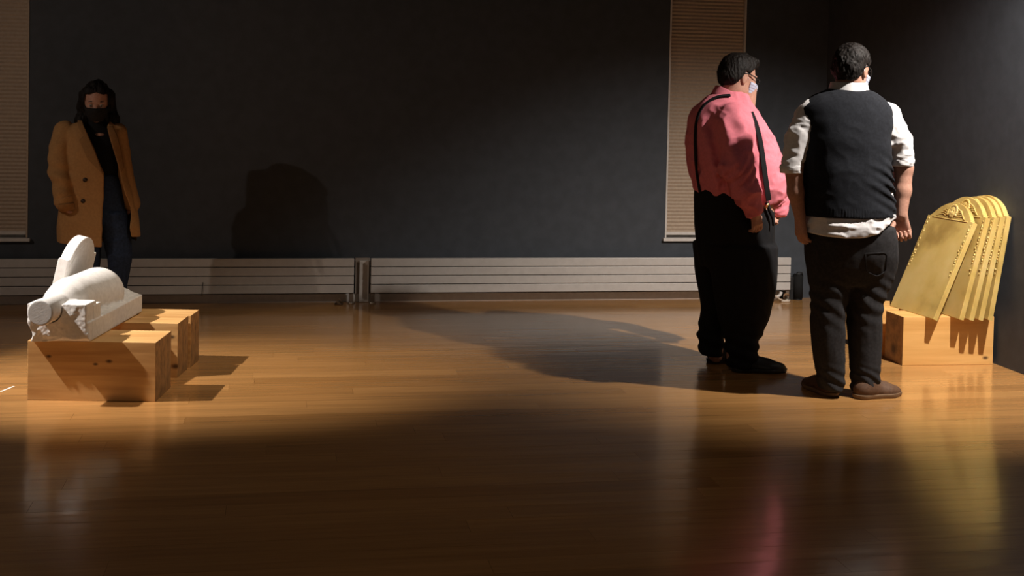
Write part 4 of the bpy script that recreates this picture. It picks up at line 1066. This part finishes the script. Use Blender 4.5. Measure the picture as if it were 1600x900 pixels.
    def collar(d, X, Y, Z):
        c = p(1147, 146); zt = p(1120, 134)[2] - (X - p(1120, 134)[0]) * 0.55; rr = np.sqrt(((X - c[0]) / 1.20) ** 2 + (Y - c[1]) ** 2)
        slope = 0.084 + np.clip(zt - Z, 0, 0.1) * 0.35
        return np.maximum(np.maximum(rr - slope - 0.005, slope - 0.005 - rr), np.maximum(Z - zt, zt - 0.060 - Z)).astype(np.float32) - 0.0015
    fc = Field(p(1146, 195) - [0.14, 0.12, 0], p(1146, 125) + [0.14, 0.12, 0], 0.0035); fc.map(collar); link('collar', fc.mesh('collar'), PINK, sh, True)
    grp = Group([torso] + near, 0.035)
    ribbon('suspender', grp, [(1141, 151), (1128, 151), (1113, 156), (1100, 166), (1092, 180), (1088, 200), (1088, 235), (1090, 265), (1094, 292), (1096, 301)], 0.019, Y0, STRAP, root, 0.009)
    fr = ribbon('suspender', torso, [(1172, 176), (1180, 195), (1187, 222), (1191, 250), (1195, 280), (1200, 312)], 0.030, Y0, STRAP, root, 0.009)
    # buckle and clip of the front strap
    c = p(1192, 236, -0.17); bx = box('buckle', (c[0] - 0.022, c[1] - 0.008, c[2] - 0.005), (c[0] + 0.022, c[1] + 0.002, c[2] + 0.005), CHROME, fr, 0.002, True)
    c = p(1198.5, 321, -0.20); tube('brass_clip', [c + [-0.006, 0, -0.012], c + [0.006, 0, 0.012]], 0.0075, BRASS, fr, 8, wc=True)
    tube('strap_end', [p(1198, 316, -0.195), p(1203, 330, -0.19), p(1208, 342, -0.18), p(1208, 353, -0.18)], [0.012, 0.010, 0.009, 0.006], STRAP, fr, 8, wc=True)
    # trousers
    W = rows_loft([(288, 1090, 1196, 0.20, 0.0), (310, 1088, 1203, 0.205, 0.0), (350, 1089, 1206, 0.20, 0.0), (390, 1092, 1205, 0.19, 0.0), (415, 1096, 1203, 0.17, 0.0)], Y0)
    N = rows_loft([(380, 1098, 1206, 0.13, -0.08), (420, 1102, 1204, 0.125, -0.09), (450, 1107, 1200, 0.12, -0.10), (490, 1114, 1190, 0.11, -0.10), (512, 1120, 1180, 0.105, -0.10), (530, 1125, 1171, 0.10, -0.10), (552, 1127, 1173, 0.10, -0.10), (568, 1128, 1172, 0.10, -0.10)], Y0)
    Fa = rows_loft([(380, 1092, 1180, 0.12, 0.09), (420, 1096, 1170, 0.11, 0.10), (460, 1102, 1155, 0.10, 0.10), (490, 1106, 1148, 0.095, 0.10), (512, 1101, 1142, 0.09, 0.10), (540, 1101, 1138, 0.09, 0.10), (560, 1103, 1136, 0.09, 0.10)], Y0)
    def tro(d, X, Y, Z):
        za = P(1150, 535, Y0)[2]; return d + 0.007 * np.sin(Z * 85 + X * 30) * np.exp(-((Z - za) / 0.09) ** 2)
    sdf_obj('trousers', [W, N, Fa], BLACKT, root, 0.0055, 0.02, chain(folds(0.006, 12, 7, 8.0), tro))
    # black shoes
    yn_ = Y0 - 0.10
    shoe('shoe', (p(1130, 575)[0], yn_ - 0.03, 0), (1.0, -0.12), 0.320, 0.115, 0.095, BLACKL, root, BLACKPL)
    shoe('shoe', (p(1108, 566)[0] + 0.03, Y0 + 0.12, 0), (1.0, 0.10), 0.300, 0.110, 0.095, BLACKL, root, BLACKPL)

# ------------------------------------------------ woman in the tan coat, facing the viewer
def coat_woman():
    Y0 = 8.40
    root = person((P(160, 511, Y0)[0], Y0, 0), 'person with long dark hair in an open tan coat, black mask and dark blue jeans')
    p = lambda x, y, dy=0.0: P(x, y, Y0 + dy)
    hd = Head(p(151, 157, -0.03), (0.10, -1.0), 20, 1.0)
    f = Field(p(70, 530) - [0.0, 0.30, 0.08], p(235, 110) + [0.0, 0.30, 0.02], 0.0042)
    f.add(rows_loft([(196, 126, 178, 0.060, 0.02), (210, 114, 184, 0.070, 0.02), (240, 122, 182, 0.075, 0.02), (275, 130, 178, 0.075, 0.02), (310, 126, 182, 0.08, 0.02), (335, 130, 180, 0.07, 0.02)], Y0), 0.02)
    hd.build(f, p(152, 205, 0.02), 0.045)
    LL = [p(176, 330, 0.0), p(187, 402, -0.03), p(181, 470, 0.02), p(178, 503, 0.03)]
    RL = [p(140, 330, 0.0), p(141, 405, -0.02), p(136, 470, 0.02), p(134, 503, 0.03)]
    for q in (LL, RL):
        for a, b, r1, r2 in zip(q[:-1], q[1:], (0.058, 0.043, 0.036), (0.043, 0.036, 0.030)): f.add(Cone(a, b, r1, r2), 0.01)
    a1 = [p(102, 212, 0.0), p(94, 262, -0.06), p(100, 306, -0.11)]; a2 = [p(186, 212, 0.01), p(193, 262, 0.05), p(206, 305, 0.05)]
    for q, sd in ((a1, 1), (a2, -1)):
        f.add(Cone(q[0], q[1], 0.045, 0.038), 0.02); f.add(Cone(q[1], q[2], 0.036, 0.027), 0.02)
        add_hand(f, q[2], (0.10, 0.0, -1), (sd, 0, 0), -sd, 0.80, 0.3)
    link('body', f.mesh('body'), SKIN, root, True)
    hd.eyes(root); hd.mask(root, MASKB, top=-0.012)
    # long hair
    fh = Field(hd.c - [0.20, 0.18, 0.26], hd.c + [0.20, 0.20, 0.17], 0.0038)
    fh.add(hd.ell(-0.012, 0, 0.022, 0.108, 0.088, 0.103), 0)
    for sx in (-1, 1):
        fh.add(Cone(hd.p(-0.015, sx * 0.076, 0.030), hd.p(-0.020, sx * 0.086, -0.050), 0.030, 0.032), 0.03)
    fh.add(Cone(p(136, 165, 0.02), p(128, 188, 0.0), 0.034, 0.038), 0.03); fh.add(Cone(p(128, 188, 0.0), p(133, 198, -0.03), 0.036, 0.020), 0.02)
    fh.add(Cone(p(167, 165, 0.02), p(175, 186, 0.0), 0.034, 0.042), 0.03); fh.add(Cone(p(175, 186, 0.0), p(178, 199, -0.02), 0.040, 0.020), 0.02)
    fh.add(Cone(p(152, 165, 0.09), p(152, 205, 0.09), 0.065, 0.070), 0.03)
    def clip(d, X, Y, Z):
        a, b, c = hd.loc(X, Y, Z)
        d = d + (vnoise(X * 120, Y * 120, Z * 14) - 0.5) * 0.012 + (vnoise(X * 45, Y * 45, Z * 6) - 0.5) * 0.012
        part = 0.078 - np.abs(b) * 0.30
        face = np.maximum(np.maximum(0.030 - a, np.abs(b) - 0.069 - np.clip(-c, 0, 0.1) * 0.05), c - part)
        return smax(d, -face, 0.006)
    fh.map(clip); link('hair', fh.mesh('hair'), HAIRM, root, True)
    # black top with a small keyhole at the neck
    top = [rows_loft([(196, 128, 176, 0.066, 0.02), (206, 116, 184, 0.080, 0.02), (235, 118, 186, 0.095, 0.02), (275, 126, 184, 0.088, 0.02), (300, 121, 190, 0.100, 0.01)], Y0), Cone(p(152, 188, 0.01), p(153, 208, 0.02), 0.058, 0.075)]
    key = Ell(p(156, 210, -0.08), (0.036, 0.05, 0.011))
    sdf_obj('black_top', top, BTOP, root, 0.005, 0.02, folds(0.004, 14, 12, 1.0), [key])
    sdf_obj('neckline_skin', [Ell(p(156, 211, -0.020), (0.045, 0.042, 0.026))], SKIN, root, 0.004, 0.0)
    # jeans
    J = [rows_loft([(272, 126, 184, 0.092, 0.01), (300, 120, 191, 0.108, 0.01), (330, 119, 196, 0.112, 0.01), (350, 118, 198, 0.108, 0.01)], Y0),
         rows_loft([(330, 150, 198, 0.105, 0.0), (365, 160, 205, 0.09, -0.01), (400, 168, 207, 0.078, -0.03), (420, 170, 204, 0.07, -0.02), (450, 166, 198, 0.065, 0.0), (480, 164, 195, 0.06, 0.02), (502, 164, 192, 0.058, 0.03)], Y0),
         rows_loft([(330, 119, 162, 0.100, 0.01), (365, 121, 157, 0.085, 0.01), (400, 124, 157, 0.075, 0.0), (450, 120, 152, 0.065, 0.0), (502, 120, 148, 0.058, 0.03)], Y0)]
    sdf_obj('jeans', J, BLUEJ, root, 0.005, 0.015, folds(0.005, 16, 12, 6.0))
    shoe('shoe', p(178, 511) * [1, 0, 0] + [0, Y0 + 0.12, 0], (0.15, -1), 0.245, 0.092, 0.085, BLACKL, root)
    shoe('shoe', p(134, 511) * [1, 0, 0] + [0, Y0 + 0.12, 0], (-0.2, -1), 0.245, 0.092, 0.085, BLACKL, root)
    # coat: hollow shell with an open front
    def crow(pad): return rows_loft([(y_, a_, b_, r_ + pad * 0.0042, d_) for (y_, a_, b_, r_, d_) in [(189, 128 - pad, 178 + pad, 0.075, 0.01), (196, 106 - pad, 187 + pad, 0.100, 0.01), (207, 94 - pad, 193 + pad, 0.118, 0.01), (235, 96 - pad, 195 + pad, 0.145, 0.01), (275, 97 - pad, 199 + pad, 0.145, 0.0), (310, 94 - pad, 208 + pad, 0.140, 0.0), (345, 91 - pad, 217 + pad, 0.150, 0.0), (366, 91 - pad, 219 + pad, 0.150, 0.0), (392, 92 - pad, 217 + pad, 0.150, 0.0)]], Y0)
    outer = crow(0); inner = crow(-4)
    sl = [Cone(p(101, 205, -0.01), p(94, 230, -0.045), 0.066, 0.064), Cone(p(94, 230, -0.045), p(93, 262, -0.07), 0.064, 0.067), Cone(p(93, 262, -0.07), p(98, 303, -0.125), 0.064, 0.054), Cone(p(98, 303, -0.125), p(99, 316, -0.13), 0.054, 0.050)]
    sr = [Cone(p(184, 207, 0.0), p(188, 235, 0.02), 0.058, 0.055), Cone(p(188, 235, 0.02), p(193, 268, 0.03), 0.055, 0.055), Cone(p(193, 268, 0.03), p(206, 318, 0.04), 0.052, 0.050)]
    left = [(112, 180), (122, 188), (133, 205), (148, 235), (162, 271), (161.5, 300), (160, 330), (158, 395)]
    right = [(203.5, 395), (203, 372), (202, 340), (197, 310), (190, 290), (184, 262), (178, 240), (171, 215), (166, 198), (172, 180)]
    pol = [(P(x, y, Y0 - 0.13)[0], P(x, y, Y0 - 0.13)[2]) for x, y in left + right]
    hemL = clip_rows([(70, 380), (92, 382), (125, 384), (158, 386), (203, 372), (216, 373), (230, 372)], None, Y0 - 0.13)
    def open_front(d, X, Y, Z):
        i = inner(X, Y, Z); d = np.maximum(d, -(i + 0.0))
        cutter = np.maximum(poly_sd(X, Z, pol), Y - (Y0 + 0.00))
        return smax(d, -cutter, 0.006)
    def wrk(d, X, Y, Z):
        c = p(94, 268); e = np.exp(-((X - c[0]) / 0.09) ** 2 - ((Z - c[2]) / 0.10) ** 2)
        d = d + 0.011 * np.sin((Z - c[2]) * 62 + (X - c[0]) * 16) * e
        c = p(99, 316, -0.06); rr = np.maximum(np.abs(Z - c[2] - 0.002) - 0.006, np.abs(X - c[0]) - 0.07)
        return d
    lo = np.array([outer.lo[0] - 0.05, Y0 - 0.25, p(150, 395)[2]]); hi = np.array([outer.hi[0] + 0.05, Y0 + 0.22, p(150, 180)[2]])
    fcoat = Field(lo - [0.06, 0, 0], hi, 0.005)
    fcoat.add(outer, 0.0)
    fcoat.map(open_front)
    for c in sl + sr: fcoat.add(c, 0.008)
    neckc = p(152, 190, 0.02)
    fcoat.map(lambda d, X, Y, Z: np.maximum(d, -(np.maximum(poly_sd(X, Z, pol), Y - (Y0 + 0.0)))))
    fcoat.map(lambda d, X, Y, Z: np.maximum(d, np.where(Z > neckc[2] - 0.035, 0.064 - np.sqrt((X - neckc[0]) ** 2 + (Y - neckc[1]) ** 2), -1)))
    fcoat.map(chain(folds(0.008, 8, 6, 12.0), wrk, hemL))
    coat = link('coat', fcoat.mesh('coat'), CAMEL, root, True)
    def patch(name, pts, m, off, parent, yd=-0.13, shape=None, ymax=None):
        q = [(P(x, y, Y0 + yd)[0], P(x, y, Y0 + yd)[2]) for x, y in pts]; xs = [a for a, b in q]; zs = [b for a, b in q]
        g = Field((min(xs) - 0.02, Y0 - 0.26, min(zs) - 0.02), (max(xs) + 0.02, (ymax if ymax is not None else Y0), max(zs) + 0.02), 0.0038)
        sh_ = shape or Group([outer] + sl, 0.02)
        g.map(lambda d, X, Y, Z: smax(smax(sh_(X, Y, Z) - off, poly_sd(X, Z, q), 0.004), -(sh_(X, Y, Z) - off + 0.014), 0.003))
        return link(name, g.mesh(name), m, parent, True)
    patch('lapel', [(117, 188), (123, 202), (131, 212), (124, 219), (138, 248), (163, 274), (150, 238), (136, 208), (126, 189)], CAMEL_SHADE, 0.026, coat)
    patch('lapel', [(166, 198), (171, 216), (179, 241), (188, 272), (193, 262), (189, 238), (183, 214), (175, 197)], CAMEL_SHADE, 0.024, coat)
    patch('pocket_flap', [(92, 324), (94, 318), (116, 316), (118, 327), (93, 334)], CAMEL_SHADE, 0.013, coat)
    # dark lining inside the open right panel
    lin = crow(-5)
    qz = [(P(x, y, Y0)[0], P(x, y, Y0)[2]) for x, y in ((150, 200), (205, 200), (232, 376), (140, 376))]
    g = Field(lin.lo - 0.01, lin.hi + 0.01, 0.006)
    g.map(lambda d, X, Y, Z: np.maximum(np.maximum(np.maximum(lin(X, Y, Z), -(lin(X, Y, Z) + 0.006)), poly_sd(X, Z, qz)), (Y0 - 0.02) - Y))
    link('coat_lining', g.mesh('coat_lining'), LINING, coat, True)
    # turned up sleeve end, buttons
    cA = p(99, 315, -0.128)
    sdf_obj('sleeve_cuff', [Cone(cA + [0, 0, -0.004], cA + [0, 0, 0.028], 0.057, 0.059)], CAMEL, coat, 0.0045, 0.0, lambda d, X, Y, Z: smax(smax(d, cA[2] - 0.010 - Z + (X - cA[0]) * 0.25, 0.004), Z - cA[2] - 0.030 - (X - cA[0]) * 0.25, 0.004))
    for (x, y) in ((133, 281), (130, 314)):
        q = P(x, y, Y0 - 0.10); yy = None
        for t in np.linspace(-0.22, 0.0, 90):
            z = P(x, y, Y0 + t)
            if outer(np.array([[[z[0]]]], np.float32), np.array([[[z[1]]]], np.float32), np.array([[[z[2]]]], np.float32))[0, 0, 0] < 0.004: yy = z; break
        bm = bmesh.new(); cyl_bm(bm, tuple(yy), 0.0145, 0.008, 18, 'Y'); done('button', bm, BUTTON, coat, True, True)

vest_man(); pink_man(); coat_woman()
